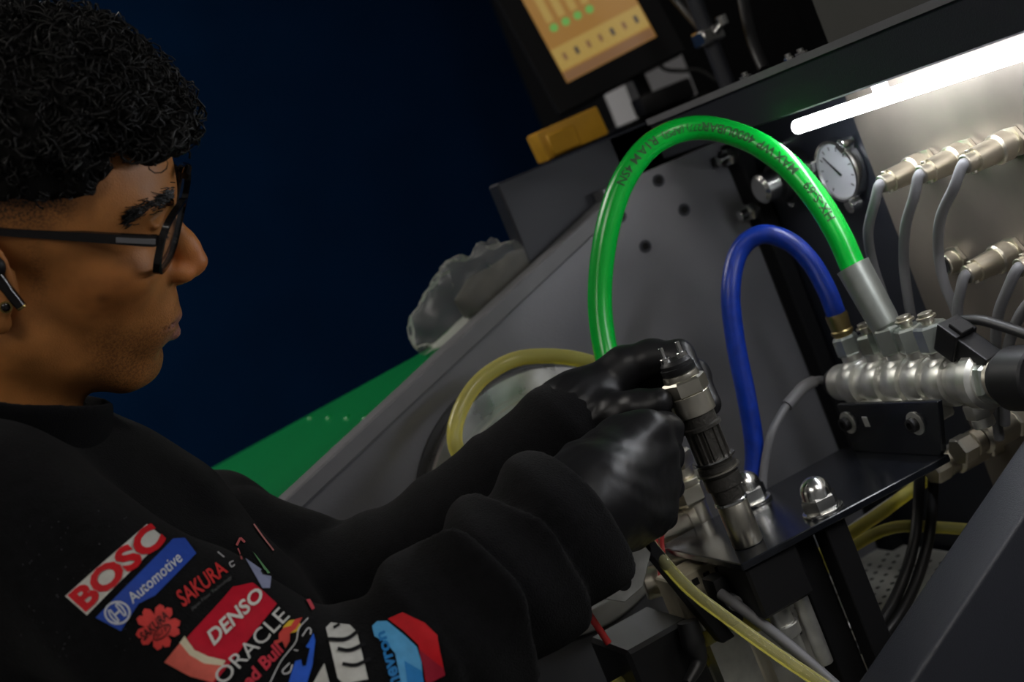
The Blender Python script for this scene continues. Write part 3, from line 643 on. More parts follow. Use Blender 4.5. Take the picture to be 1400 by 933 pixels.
# ================================================================== implicit surfaces (for the person, gloves, clothes, bag)
def nrm(a): a = np.asarray(a, float); return a / np.linalg.norm(a)
def smin(a, b, k):
    h = np.maximum(k - np.abs(a - b), 0) / k
    return np.minimum(a, b) - h * h * k * .25
def smax(a, b, k): return -smin(-a, -b, k)
def ell(p, c, r, ax=None):
    q = p - np.asarray(c)
    if ax is not None: q = q @ np.asarray(ax).T
    r = np.asarray(r, float); k0 = np.linalg.norm(q / r, axis=1); k1 = np.linalg.norm(q / (r * r), axis=1)
    return np.where(k1 > 1e-9, k0 * (k0 - 1) / np.maximum(k1, 1e-9), -r.min())
def rcone(p, a, b, ra, rb):
    a = np.asarray(a, float); b = np.asarray(b, float); d = b - a; L2 = d @ d
    t = np.clip(((p - a) @ d) / L2, 0, 1); return np.linalg.norm(p - a - t[:, None] * d, axis=1) - (ra + (rb - ra) * t)
def surfnet(f, lo, hi, h, B=10, lip=1.6):
    lo = np.asarray(lo, float); hi = np.asarray(hi, float); nb = np.ceil((hi - lo) / (h * B)).astype(int); n = nb * B + 1
    vals = np.full(n, 1.0, np.float32)
    ii = np.stack(np.meshgrid(*[np.arange(k) for k in nb], indexing='ij'), -1).reshape(-1, 3)
    dc = f(lo + (ii + .5) * B * h); rad = B * h * .87
    for i in ii[dc < -rad * lip]:
        vals[i[0] * B:(i[0] + 1) * B + 1, i[1] * B:(i[1] + 1) * B + 1, i[2] * B:(i[2] + 1) * B + 1] = -1
    loc = np.stack(np.meshgrid(*[np.arange(B + 1)] * 3, indexing='ij'), -1).reshape(-1, 3)
    act = ii[np.abs(dc) <= rad * lip]; m = 60
    for s in range(0, len(act), m):
        bl = act[s:s + m]; idx = bl[:, None, :] * B + loc[None]; v = f(lo + idx.reshape(-1, 3) * h).reshape(len(bl), -1)
        for k in range(len(bl)):
            i = bl[k] * B; vals[i[0]:i[0] + B + 1, i[1]:i[1] + B + 1, i[2]:i[2] + B + 1] = v[k].reshape(B + 1, B + 1, B + 1)
    sg = vals < 0
    cnt = np.zeros(n - 1, np.int8)
    for o in np.ndindex(2, 2, 2): cnt += sg[o[0]:n[0] - 1 + o[0], o[1]:n[1] - 1 + o[1], o[2]:n[2] - 1 + o[2]]
    ce = np.argwhere((cnt > 0) & (cnt < 8)); vid = np.full(n - 1, -1, np.int64); vid[tuple(ce.T)] = np.arange(len(ce))
    cor = np.array(list(np.ndindex(2, 2, 2))); cv = np.stack([vals[tuple((ce + o).T)] for o in cor], 1).astype(float)
    acc = np.zeros((len(ce), 3)); num = np.zeros(len(ce))
    for a in range(8):
        for b in range(a + 1, 8):
            if np.abs(cor[a] - cor[b]).sum() != 1: continue
            va, vb = cv[:, a], cv[:, b]; x = (va < 0) != (vb < 0); t = np.where(x, va / np.where(x, va - vb, 1), 0)
            acc += np.where(x[:, None], cor[a] + t[:, None] * (cor[b] - cor[a]), 0); num += x
    V = lo + (ce + acc / num[:, None]) * h; F = []
    for ax in range(3):
        e = np.zeros(3, int); e[ax] = 1; u, w = (ax + 1) % 3, (ax + 2) % 3
        sl = [slice(0, -1)] * 3; s2 = [slice(0, -1)] * 3; sl[ax] = slice(0, -1); s2[ax] = slice(1, None)
        for k in (u, w): sl[k] = slice(1, -1); s2[k] = slice(1, -1)
        A, Bm = sg[tuple(sl)], sg[tuple(s2)]; x = np.argwhere(A != Bm)
        off = np.zeros(3, int); off[u] = 1; off[w] = 1; x = x + off
        du = np.zeros(3, int); du[u] = 1; dw = np.zeros(3, int); dw[w] = 1
        q = np.stack([vid[tuple((x - du - dw).T)], vid[tuple((x - dw).T)], vid[tuple(x.T)], vid[tuple((x - du).T)]], 1)
        fl = ~sg[tuple(x.T)]; q[fl] = q[fl][:, ::-1]; F.append(q[(q >= 0).all(1)])
    F = np.concatenate(F); return V, F
def hsh(i): return np.modf(np.abs(np.sin(i * 127.1 + 311.7) * 43758.5453))[0]
def vnoise(p, seed=0):
    i = np.floor(p); f = p - i; f = f * f * (3 - 2 * f); r = 0
    for o in np.ndindex(2, 2, 2):
        c = i + o; hh = hsh(c[:, 0] + c[:, 1] * 57.0 + c[:, 2] * 113.0 + seed * 17.0)
        w = np.prod(np.where(np.array(o), f, 1 - f), axis=1); r = r + hh * w
    return r * 2 - 1
def fbm(p, o=3, seed=0): return sum(vnoise(p * 2 ** k, seed + k) / 2 ** k for k in range(o))
def meshobj(name, V, F, m, parent, cam_space=True, **kw):
    W = c2w(V) if cam_space else V
    return obj(name, (W, F), m, parent, 180, **kw)

PERSON_AT = np.array([.06, 1.0, 0.0])
PE = empty('person', PERSON_AT, 'person in a black sponsor-print sweatshirt, glasses and black gloves gripping the injector', 'person')

# ------------------------------------------------------------------ head frame (camera coordinates, units of "head pixels")
HD_ = .95; HS = HD_ / FPX
HO = CC(150, 380, HD_)
ZR = nrm(HO); XR = nrm(np.array([1., 0, 0]) - ZR * ZR[0]); YR = nrm(np.array([0, 1., 0]) - ZR * ZR[1] - XR * XR[1])   # frame along the line of sight to the head
RB = np.stack([XR, YR, ZR])
Lx = np.array([.14, .42, 0]); Lx[2] = sqrt(1 - Lx @ Lx)
Fx = np.array([1, -.066, 0.]); Fx[2] = -(Fx @ Lx) / Lx[2]; Fx = nrm(Fx)
Ux = np.cross(Fx, Lx); Ux = nrm(Ux)
if Ux[1] < 0: Ux = -Ux
HA = np.stack([Fx, Lx, Ux]) @ RB; M2 = np.linalg.inv(np.array([[Fx[0], Ux[0]], [Fx[1], Ux[1]]]))
def H(px, py, l=0.0):
    q = M2 @ (np.array([(px - 150) * .965, 380 - py]) - l * Lx[:2]); return np.array([q[0], l, q[1]])
def h2c(q): return HO + (np.asarray(q, float) @ HA) * HS
def h2w(q): return c2w(h2c(q))
def c2h(p): return ((p - HO) @ HA.T) / HS

def mir(fn, p, *a):      # symmetric feature: evaluate on |l|
    return fn(p, *a)
EYE = H(203, 312, -58)
TRG = H(14, 388, -138)
CRC = np.array([TRG[0] + 22, 0, TRG[2] + 100])
def head_sdf(q):
    p = q.copy(); p[:, 1] = -np.abs(p[:, 1])         # mirrored: near side is -l
    d = ell(p, CRC, (173, 146, 158))
    d = smin(d, ell(p, H(122, 290) , (102, 120, 118)), 40)
    d = smin(d, ell(p, H(125, 372), (108, 118, 100)), 45)
    d = smin(d, ell(p, H(112, 445), (98, 100, 70)), 45)
    d = smin(d, ell(p, H(178, 488), (37, 44, 36)), 40)
    d = smin(d, rcone(p, H(34, 462, -96), H(165, 510, -34), 30, 24), 40)
    d = smin(d, ell(p, H(36, 430, -92), (42, 34, 58)), 40)
    d = smin(d, ell(p, H(196, 428), (46, 56, 44)), 36)           # muzzle
    d = smin(d, ell(p, H(158, 372, -84), (44, 34, 32)), 36)       # cheekbone
    d = smin(d, rcone(p, H(212, 274, -8), H(192, 286, -72), 13, 13), 24)   # brow ridge
    # eye socket
    e = EYE
    d = smax(d, -ell(p, e + np.array([26, 0, -2]), (24, 34, 19)), 22)
    d = smin(d, ell(p, e + np.array([-12, 0, -2]), (27, 29, 22)), 10)      # lids over the eyeball
    d = smin(d, rcone(p, e + np.array([10, -24, 10]), e + np.array([13, 22, 12]), 5, 5), 9)
    # nose
    d = smin(d, rcone(p, H(229, 300), H(256, 338), 13, 15), 14)
    d = smin(d, rcone(p, H(252, 332), H(265, 357), 15, 19), 12)
    d = smin(d, ell(p, H(246, 374, -19), (19, 14, 14)), 12)
    d = smin(d, rcone(p, H(246, 380), H(262, 368), 10, 10), 10)
    d = smax(d, -ell(p, H(256, 386, -13), (9, 6, 6)), 6)
    # lips
    d = smin(d, rcone(p, H(237, 430), H(212, 444, -44), 13, 5), 5)
    d = smin(d, rcone(p, H(233, 455), H(211, 451, -42), 15, 5), 5)
    d = smax(d, -rcone(p, H(260, 441), H(206, 448, -54), 2.8, 2.6), 3)
    d = smin(d, ell(p, H(192, 500), (25, 30, 22)), 22)           # chin pad
    d = smax(d, -ell(p, H(238, 478), (16, 40, 9)), 14)           # fold under the lip
    # ear
    c = TRG + np.array([-10, 0, 2])
    er = ell(p, c + np.array([-6, -8, 8]), (36, 10, 62), np.array([[.96, -.2, .18], [.2, .97, 0], [-.18, .04, .98]]))
    er = smax(er, -ell(p, c + np.array([-2, -20, 14]), (20, 12, 38)), 6)
    er = smin(er, rcone(p, c + np.array([22, -6, 16]), c + np.array([26, -8, -10]), 7, 8), 6)
    er = smin(er, ell(p, c + np.array([8, -8, -52]), (15, 9, 17)), 8)
    d = smin(d, er, 8)
    return d
NK0 = h2c(H(20, 430)); NK1 = CC(-14, 690, .985)
SR, ER_, WR = CC(-30, 715, .88), CC(450, 1008, .86), CC(800, 692, .962)
SL, EL_, WL = CC(170, 715, 1.14), CC(480, 832, 1.10), CC(778, 582, 1.085)
CH = CC(150, 940, 1.0); HIP = CC(290, 1250, 1.05)
NB_ = CC(0, 662, .985)
def body_sdf(p):
    d = head_sdf(c2h(p)) * HS
    d = smin(d, rcone(p, NK0, NK1, .053, .050), .022)
    return smin(smin(d, torso_sdf(p), .02), arms_sdf(p), .03)
def torso_sdf(p):
    t = rcone(p, SR + (SL - SR) * .12, SL + (SR - SL) * .12, .05, .05)
    t = smin(t, rcone(p, (SR + SL) / 2 - np.array([0, .02, 0]), CH, .075, .11), .06)
    return smin(t, rcone(p, CH, HIP, .12, .12), .05)
def arms_sdf(p):
    d = 9.0
    for S, E, W in ((SR, ER_, WR), (SL, EL_, WL)):
        d = smin(d, rcone(p, S, E, .046, .036), .03); d = smin(d, rcone(p, E, W, .036, .026), .02)
    return d
hc_ = h2c(CRC); lo = np.array([hc_[0] - .125, NB_[1] - .10, hc_[2] - .15]); hi = np.array([h2c(H(290, 360))[0] + .02, hc_[1] + .105, hc_[2] + .16])
def bust_sdf(p): return smax(body_sdf(p), (NB_[1] - .085) - p[:, 1], .01)      # the rest of the figure is inside the clothes
V, F = surfnet(bust_sdf, lo, hi, .0018)
q = c2h(V)
# pigment: stubble, lips, fade, freckles
def sst(a, b, x): t = np.clip((x - a) / (b - a), 0, 1); return t * t * (3 - 2 * t)
base = np.array([.40, .160, .044]); colr = np.tile(base, (len(q), 1))
nz = fbm(q / 26, 4, 3); colr *= (1 + .16 * nz)[:, None]
al = -np.abs(q[:, 1])
def at(px, py, l): return H(px, py, l)
def blob(c, r): return np.exp(-(((q[:, [0, 1, 2]] * [1, 1, 1] - c) / r) ** 2).sum(1))
qm = q.copy(); qm[:, 1] = al
def mblob(c, r): return np.exp(-(((qm - c) / r) ** 2).sum(1))
cheek = mblob(H(150, 390, -95), (50, 40, 40)); colr = colr * (1 + cheek[:, None] * np.array([.10, -.04, -.1]))
nosec = blob(H(262, 360), (34, 30, 30)); colr = colr * (1 + nosec[:, None] * np.array([.25, -.02, -.05]))
fine = (vnoise(q / 2.2, 9) * .5 + .5)
uj = H(150, 440, -80)[2]
beard = sst(uj + 34, uj - 50, q[:, 2] + .10 * (q[:, 0] - 100)) * sst(-40, 20, q[:, 0]) * sst(-420, -150, q[:, 2])
beard = np.maximum(beard * .75, mblob(H(236, 414, 0), (24, 44, 11)) * .8); beard = np.maximum(beard, mblob(H(58, 360, -125), (16, 30, 60)) * .55)
beard = np.maximum(beard, mblob(H(190, 515, 0), (50, 60, 22)) * 1.1)
colr = colr * (1 - np.clip(beard * .22, 0, .5)[:, None])
HL = H(45, 281, -140)[2]
fade = sst(HL - 45, HL + 4, q[:, 2]) * sst(60, 20, q[:, 0] - H(105, 270, -140)[0] + 40)
fade = np.maximum(fade, sst(H(110, 262, -130)[0] + 20, H(110, 262, -130)[0] - 60, q[:, 0]) * sst(HL - 70, HL, q[:, 2]))
colr = colr * (1 - np.clip(fade * .45, 0, .93)[:, None])
lip = np.maximum(mblob(H(240, 434, 0), (20, 38, 8)), mblob(H(238, 455, 0), (20, 36, 11))); lip = np.clip(lip * 1.4, 0, 1)[:, None]
colr = colr * (1 - lip) + np.array([.34, .15, .11]) * lip
for k in range(14):
    c = H(95 + rng.random() * 90, 385 + rng.random() * 70, -110); c[1] = -112 + 10 * rng.random()
    colr *= (1 - .12 * blob(c, (5 + 4 * rng.random(), 30, 4 + 4 * rng.random())))[:, None]
colr *= (1 - .5 * blob(H(143, 402, -112), (11, 30, 8)))[:, None]
colr = np.clip(colr, .004, 1)
sm = bpy.data.materials.new('skin'); sm.use_nodes = True; b = sm.node_tree.nodes['Principled BSDF']; at_ = sm.node_tree.nodes.new('ShaderNodeAttribute'); at_.attribute_name = 'pigment'
sm.node_tree.links.new(at_.outputs['Color'], b.inputs['Base Color']); b.inputs['Roughness'].default_value = .48; b.inputs['Specular IOR Level'].default_value = .4
b.inputs['Subsurface Weight'].default_value = .12; b.inputs['Subsurface Radius'].default_value = (.6, .25, .12); b.inputs['Subsurface Scale'].default_value = .006
n2 = sm.node_tree.nodes.new('ShaderNodeTexNoise'); n2.inputs['Scale'].default_value = 900; tcn = sm.node_tree.nodes.new('ShaderNodeTexCoord'); bp = sm.node_tree.nodes.new('ShaderNodeBump'); bp.inputs['Strength'].default_value = .25; bp.inputs['Distance'].default_value = .001
sm.node_tree.links.new(tcn.outputs['Object'], n2.inputs['Vector']); sm.node_tree.links.new(n2.outputs['Fac'], bp.inputs['Height']); sm.node_tree.links.new(bp.outputs['Normal'], b.inputs['Normal'])
# stubble: fine dark dots where the mask says so
s2 = sm.node_tree.nodes.new('ShaderNodeAttribute'); s2.attribute_name = 'stubble'; n3 = sm.node_tree.nodes.new('ShaderNodeTexNoise'); n3.inputs['Scale'].default_value = 620; n3.inputs['Detail'].default_value = 3
sm.node_tree.links.new(tcn.outputs['Object'], n3.inputs['Vector'])
mr = sm.node_tree.nodes.new('ShaderNodeMapRange'); mr.inputs['From Min'].default_value = .42; mr.inputs['From Max'].default_value = .62; sm.node_tree.links.new(n3.outputs['Fac'], mr.inputs['Value'])
mu = sm.node_tree.nodes.new('ShaderNodeMath'); mu.operation = 'MULTIPLY'; sm.node_tree.links.new(mr.outputs[0], mu.inputs[0]); sm.node_tree.links.new(s2.outputs['Fac'], mu.inputs[1])
mx = sm.node_tree.nodes.new('ShaderNodeMix'); mx.data_type = 'RGBA'; sm.node_tree.links.new(mu.outputs[0], mx.inputs[0]); sm.node_tree.links.new(at_.outputs['Color'], mx.inputs[6]); mx.inputs[7].default_value = (.010, .007, .005, 1)
sm.node_tree.links.new(mx.outputs[2], b.inputs['Base Color'])
MT['skin'] = sm
body = meshobj('body', V, F, 'skin', PE)
ca = body.data.color_attributes.new('pigment', 'FLOAT_COLOR', 'POINT')
ca.data.foreach_set('color', np.concatenate([colr, np.ones((len(colr), 1))], 1).astype(np.float32).ravel())
sa = body.data.attributes.new('stubble', 'FLOAT', 'POINT'); sa.data.foreach_set('value', np.clip(np.maximum(beard * .62, fade * 1.0), 0, 1).astype(np.float32))

# ------------------------------------------------------------------ hair
HC_ = CRC + np.array([12, 0, 34]); HRr = np.array([186, 172, 174])
FH = H(228, 204)
def hairline(f, l):
    # height (u) of the lower hair border as a function of f and |l|
    base = np.full(f.shape, HL)
    tmp = np.exp(-((f - H(160, 215, -100)[0]) / 26) ** 2) * np.exp(-((np.abs(l) - 105) / 34) ** 2)
    back = -np.clip((H(20, 270, -140)[0] - 60 - f) / 150, 0, 1.2) * 95
    return base + 46 * tmp + back + (FH[2] - HL) * sst(0, 70, f)
def hair_sdf(q):
    q2 = q.copy(); bk = q2[:, 0] < HC_[0]; q2[bk, 0] = HC_[0] + (q2[bk, 0] - HC_[0]) * (186 / 212)
    d = ell(q2, HC_, HRr) - 12 * fbm(q / 40, 3, 5)
    side = np.abs(q[:, 1]) > 1e9
    thick = sst(0, 110, q[:, 2] - HL)            # thin near the border, full on top
    d = d + (1 - thick) * 13
    d = smin(d, ell(q, FH + np.array([-8, 0, 24]), (36, 104, 34)) - 9 * fbm(q / 26, 2, 8), 22)
    d = smax(d, hairline(q[:, 0], q[:, 1]) - q[:, 2] + 6 * vnoise(q / 16, 4), 12)
    return d
V, F = surfnet(hair_sdf, HC_ - HRr - 60, HC_ + HRr + 50, 4.6)
hm = obj('hair', (h2w(V), F), 'hair_base', PE, 180)
hv = V[rng.permutation(len(V))]
g = 2.0; nn = np.stack([hair_sdf(hv + g * np.eye(3)[k]) - hair_sdf(hv - g * np.eye(3)[k]) for k in range(3)], 1); nn /= np.linalg.norm(nn, axis=1)[:, None] + 1e-9
keep = (nn[:, 2] > -.5) & (hv[:, 2] > hairline(hv[:, 0], hv[:, 1]) + 3); hv, nn = hv[keep], nn[keep]
VV, FF = [], []; NS = 13
cnt_ = 0
tt = np.linspace(0, 1, NS)
for i in range(0, len(hv), max(1, len(hv) // 2600)):
    c, nml = hv[i], nn[i]
    low = sst(0, 70, c[2] - HL)
    R = (5 + 15 * rng.random() ** 1.6) * (.4 + .6 * low); turns = .8 + 1.2 * rng.random()
    ax = nrm(rng.normal(size=3) + nml * .5); a = nrm(np.cross(ax, nml) + 1e-6); b = np.cross(ax, a)
    ph = rng.random() * 6.28; pitch = (3 + 8 * rng.random())
    th = ph + tt * turns * 2 * pi
    Rt = R * (1 - .45 * tt)
    pts = c + nml * (R * .35 - 2) + a * (Rt * np.cos(th))[:, None] + b * (Rt * np.sin(th))[:, None] + ax * ((tt - .5) * pitch * turns)[:, None]
    w = (1.0 + .9 * rng.random()) * np.minimum(1, 2.2 * (1.02 - tt)) 
    T = np.gradient(pts, axis=0); T /= np.linalg.norm(T, axis=1)[:, None]; s = np.cross(T, nml); s /= np.linalg.norm(s, axis=1)[:, None] + 1e-9; u = np.cross(T, s)
    ring = np.stack([pts + s * w[:, None], pts - .5 * s * w[:, None] + .87 * u * w[:, None], pts - .5 * s * w[:, None] - .87 * u * w[:, None]], 1).reshape(-1, 3)
    o0 = len(VV) * NS * 3; VV.append(ring)
    for k in range(NS - 1):
        for j in range(3): FF.append((o0 + k * 3 + j, o0 + k * 3 + (j + 1) % 3, o0 + k * 3 + 3 + (j + 1) % 3, o0 + k * 3 + 3 + j))
obj('curls', (h2w(np.concatenate(VV)), FF), 'hair', hm, 180, kind='stuff')
# eyebrows and lashes: short hairs
def strands(name, pts, n, length, width, dirf, spread):
    VV, FF = [], []
    pts = crom(np.array(pts), 12)
    for i in range(n):
        t = rng.random(); c = pts[int(t * (len(pts) - 1))] + rng.normal(size=3) * spread
        d = nrm(np.array(dirf(t)) + rng.normal(size=3) * .18); s = nrm(np.cross(d, [0, 1, 0.2]))
        k = len(VV) * 6; L = length * (.7 + .6 * rng.random())
        u = np.cross(d, s)
        VV.append(np.array([c + s * width, c - s * width, c + u * width * 1.5, c + d * L * .6 + s * width * .8 + u * 1.5, c + d * L * .6 - s * width * .8 + u * 1.5, c + d * L]))
        FF += [(k, k + 1, k + 4, k + 3), (k + 1, k + 2, k + 4), (k + 2, k, k + 3), (k + 3, k + 4, k + 5), (k + 2, k + 3, k + 4)]
    return obj(name, (h2w(np.concatenate(VV)), FF), 'hair', PE, kind='stuff')
def onface(q, out=1.5):
    q = np.array(q, float)
    for _ in range(24):
        d = head_sdf(q[None])[0]; e = 1.5
        gr = nrm(np.array([head_sdf((q + e * np.eye(3)[k])[None])[0] - head_sdf((q - e * np.eye(3)[k])[None])[0] for k in range(3)])); q = q - gr * (d - out)
        if abs(d - out) < .2: break
    return q
for sgn in (1, -1):
    br = [onface(H(a, b_, l)) for a, b_, l in ((232, 268, -22), (218, 274, -45), (200, 283, -70), (184, 294, -90), (172, 303, -102))]
    br = [np.array([x[0], sgn * x[1], x[2]]) for x in br]
    strands('eyebrow', br, 620, 15, .75, lambda t: (-.75, -.45 * sgn, .30 - .55 * t), np.array([.8, 1.5, 4.6]))
    ls = [onface(EYE + np.array(o)) for o in ((14, 22, -9), (18, 5, -12), (15, -12, -12), (6, -26, -8))]
    ls = [np.array([x[0], sgn * x[1], x[2]]) for x in ls]
    strands('eyelashes', ls, 60, 12, .5, lambda t: (.85, -.2 * sgn, -.45), np.array([.8, .8, .8]))

# ------------------------------------------------------------------ glasses
hn = H(229, 333, -126); hn_top = hn
GZ = np.array([-.16, 0, -.987]); GZ = nrm(GZ)      # down direction of the front, tilted
gl0 = np.array([hn[0] + 5, 0, hn[2] + 6])
GLA = empty('eyeglasses', h2w(gl0), 'black-framed eyeglasses with clear temples worn on the face', 'eyeglasses')
def rr(cl, hw, hh, n=40, e=3.2):
    out = []
    for k in range(n):
        t = 2 * pi * k / n; cx, sx = cos(t), sin(t)
        x = hw * np.sign(cx) * abs(cx) ** (2 / e); z = hh * np.sign(sx) * abs(sx) ** (2 / e)
        curve = -.0011 * (cl + x) ** 2
        out.append(gl0 + np.array([curve, cl + x, 0]) - GZ * (z - 26))
    return np.array(out)
for sgn in (-1, 1):
    cl = sgn * 66
    o_, i_ = rr(cl, 56, 44), rr(cl, 49, 38); n = len(o_); dp = np.array([5.5, 0, 0])
    vv = np.concatenate([o_ - dp, i_ - dp, o_ + dp * .5, i_ + dp * .5]); ff = []
    for k in range(n):
        j = (k + 1) % n; ff += [(k, j, n + j, n + k), (2 * n + k, 3 * n + k, 3 * n + j, 2 * n + j), (k, 2 * n + k, 2 * n + j, j), (n + k, n + j, 3 * n + j, 3 * n + k)]
    rim = obj('rim', (h2w(vv), ff), 'frame', GLA, 50)
    lv = np.concatenate([i_ - dp * .2, i_ + dp * .1]); obj('lens', (h2w(lv), [tuple(range(n)), tuple(range(n, 2 * n))[::-1]] + [(k, (k + 1) % n, n + (k + 1) % n, n + k) for k in range(n)]), 'lens', rim, 30)
    # temple arm
    hx = gl0 + np.array([-.0011 * 126 ** 2 - 1, sgn * 121, 0]) - GZ * (14 - 26 + 4)
    eb = H(-2, 322, -146); eb[1] = sgn * 147
    pts = [hx, hx + (eb - hx) * .08 + np.array([0, sgn * 5, 0]), hx * .5 + eb * .5 + np.array([0, sgn * 4, 1]), eb, eb + np.array([-32, 0, -4]), eb + np.array([-70, -sgn * 6, -40])]
    cpt = crom(pts, 8); hw = np.interp(np.linspace(0, 1, len(cpt)), [0, .2, .6, 1], [9, 7.5, 4.6, 4])
    T = np.gradient(cpt, axis=0); T /= np.linalg.norm(T, axis=1)[:, None]; s = np.array([0, 1., 0]); u = np.cross(T, s)
    vv = np.stack([cpt + s * 3 + u * hw[:, None], cpt - s * 3 + u * hw[:, None], cpt - s * 3 - u * hw[:, None], cpt + s * 3 - u * hw[:, None]], 1).reshape(-1, 3)
    ff = [(4 * k + j, 4 * k + (j + 1) % 4, 4 * k + 4 + (j + 1) % 4, 4 * k + 4 + j) for k in range(len(cpt) - 1) for j in range(4)] + [(3, 2, 1, 0), tuple(4 * (len(cpt) - 1) + j for j in range(4))]
    tm = obj('temple_arm', (h2w(vv), ff), 'frame', GLA)
    c = hx + (eb - hx) * .14; 
    d_ = nrm(eb - hx)
    def hb(c, ax3, half): 
        v, f = obox(c, ax3, half, min(half) * .3); return h2w(v), f
    obj('hinge_plate', hb(c + np.array([0, sgn * 7.6, 0]), (d_, np.array([0, 1., 0]), np.cross(d_, [0, 1., 0])), (24, .8, 3.6)), 'panel_trim', tm)
obj('bridge', (lambda vf: (h2w(vf[0]), vf[1]))(tube([gl0 + np.array([0, -17, 40]) , gl0 + np.array([2, 0, 44]), gl0 + np.array([0, 17, 40])], 5.5, 10)), 'frame', GLA, 60)

# ------------------------------------------------------------------ earbud and ear stud
e0 = H(6, 372, -156); e1 = H(39, 416, -158)
EB = empty('earbud', h2w(e0), 'black wireless earbud with a short stem in the ear', 'earbud')
obj('stem', (lambda vf: (h2w(vf[0]), vf[1]))(tube([e0, (e0 + e1) / 2, e1], [10.5, 7.5, 6.8], 16)), 'frame', EB, 60)
vs, fs = lathe(e0 + np.array([0, 14, 4]), (0, -1, 0.1), [(0, 8), (6, 15), (13, 16.5), (19, 13), (22, 6), (23, .5)], 20); obj('bud', (h2w(vs), fs), 'black_plastic', EB, 60)
vs, fs = lathe(e1 + nrm(e1 - e0) * -1.0, e1 - e0, [(0, 7), (1.5, 7.2), (3, 6.6)], 16); obj('tip_ring', (h2w(vs), fs), 'gold', EB, 60)
es = H(20, 416, -156); ES = empty('ear_stud', h2w(es), 'small round black and gold stud in the earlobe', 'earring')
vs, fs = lathe(es, (0.15, -1, 0.1), [(-4, 7), (0, 8.2), (3, 8.0), (3.4, 6.2), (2.6, 6)], 20); obj('setting', (h2w(vs), fs), 'gold', ES, 40)
vs, fs = lathe(es, (0.15, -1, 0.1), [(2, 6), (4, 5), (5, 2.5), (5.2, .4)], 16); obj('stone', (h2w(vs), fs), 'frame', ES, 60)

# ------------------------------------------------------------------ sweatshirt
def w2c(w): return (np.asarray(w, float) - CAM) @ CM.T
def cup(p, a, b, ra, rb, nd=None, k=.010, tilt=None):
    d = rcone(p, a, b + (b - a) * .4, ra, rb + (rb - ra) * .4)
    n_ = nrm(b - a if tilt is None else tilt); return smax(d, (p - b) @ n_, k)
NB = CC(0, 662, .985)
RF = [CC(450, 1008, .86), CC(575, 910, .895), CC(652, 832, .92), CC(722, 765, .945), CC(790, 705, .966)]
LF = [CC(480, 832, 1.10), CC(565, 790, 1.105), CC(640, 728, 1.105), CC(706, 664, 1.10), CC(790, 572, 1.088)]
FAx = nrm(RF[4] - RF[1]); LAx = nrm(LF[4] - LF[1])
def limb_folds(p, a, b, amp, freq, seed):
    ax = nrm(b - a); t = (p - a) @ ax; r = p - a - t[:, None] * ax
    a1 = nrm(np.cross(ax, [0.3, .2, 1])); a2 = np.cross(ax, a1); th = np.arctan2(r @ a2, r @ a1)
    s = t * freq + .9 * np.sin(th + seed) + .5 * np.sin(2 * th + seed * 2.3)
    return amp * (np.abs(np.sin(s)) ** .7) * (.6 + .4 * np.sin(th * 1.0 + seed * 1.7 + t * 20))
def sweat_sdf(p):
    t = rcone(p, SR * .85 + NB * .15, NB, .058, .058)
    t = smin(t, rcone(p, NB, SL, .058, .058), .04)
    up_ = (SR + SL) / 2 + np.array([.01, -.035, 0.0])
    t = smin(t, rcone(p, up_, CH, .085, .135), .07)
    t = smin(t, rcone(p, CC(150, 735, 1.03), CH, .07, .13), .05)
    t = smin(t, rcone(p, CH, HIP, .138, .145), .06)
    # far arm
    la = rcone(p, SL, LF[0], .062, .056) - limb_folds(p, SL, LF[0], .004, 40, 1.0)
    lf = cup(p, LF[0], LF[1], .053, .056, k=.02)
    lf = smin(lf, cup(p, LF[0] * .6 + LF[1] * .4, LF[2], .044, .0515), .012)
    lf = smin(lf, cup(p, LF[1], LF[3], .036, .0455, k=.006), .004)
    lf = smin(lf, cup(p, LF[2], LF[4], .034, .0365), .005)
    la = smin(la, lf - limb_folds(p, LF[0], LF[4], .002, 40, 2.2), .012)
    t = smin(t, la, .022)
    # near arm
    ra = rcone(p, SR, RF[0], .062, .056)
    ra = ra - limb_folds(p, SR, RF[0], .0015, 20, .4)
    t = smin(t, ra, .014)
    rf = cup(p, RF[0], RF[1], .058, .064, k=.016)
    rf = smin(rf, cup(p, RF[0] * .5 + RF[1] * .5, RF[2], .050, .0630, k=.006), .005)
    rf = smin(rf, cup(p, RF[1] * .4 + RF[2] * .6, RF[3], .046, .0610, k=.005), .004)
    rf = smin(rf, cup(p, RF[2] * .5 + RF[3] * .5, RF[4], .048, .0555, k=.003), .003)
    rf = rf - limb_folds(p, RF[0], RF[4], .0012, 22, 3.0)
    t = smin(t, rf, .012)
    # diagonal drape folds between shoulder and chest
    dd = nrm(np.array([.62, -.78, 0])); nn_ = np.array([.78, .62, .1])
    s = (p - CC(120, 640, .95)) @ nn_; tt_ = (p - CC(120, 640, .95)) @ dd
    w = sst(-.02, .06, tt_) * sst(.34, .2, tt_)
    t = t - .004 * w * np.sin(s * 120 + 1.2 * np.sin(tt_ * 18)) - .0035 * fbm(p * 16, 2, 2)
    return smin(t, smin(torso_sdf(p), arms_sdf(p), .03) - .010, .01)
BOT = HIP[1] - .02
lo = np.minimum.reduce([SR, ER_, SL, EL_, HIP]) - np.array([.10, .08, .13]); hi = np.maximum.reduce([RF[4], LF[4], SL, NB]) + np.array([.07, .10, .09])
def sweat_clip(p): 
    return smax(sweat_sdf(p), (c2w(CH)[2] - .28) - (p @ CM + CAM)[:, 2], .01)
V, F = surfnet(sweat_clip, lo, hi, .0032)
SW = meshobj('sweatshirt', V, F, 'cloth', PE)
sw_bvh = BVHTree.FromPolygons([tuple(x) for x in c2w(V)], [tuple(int(i) for i in q) for q in F])
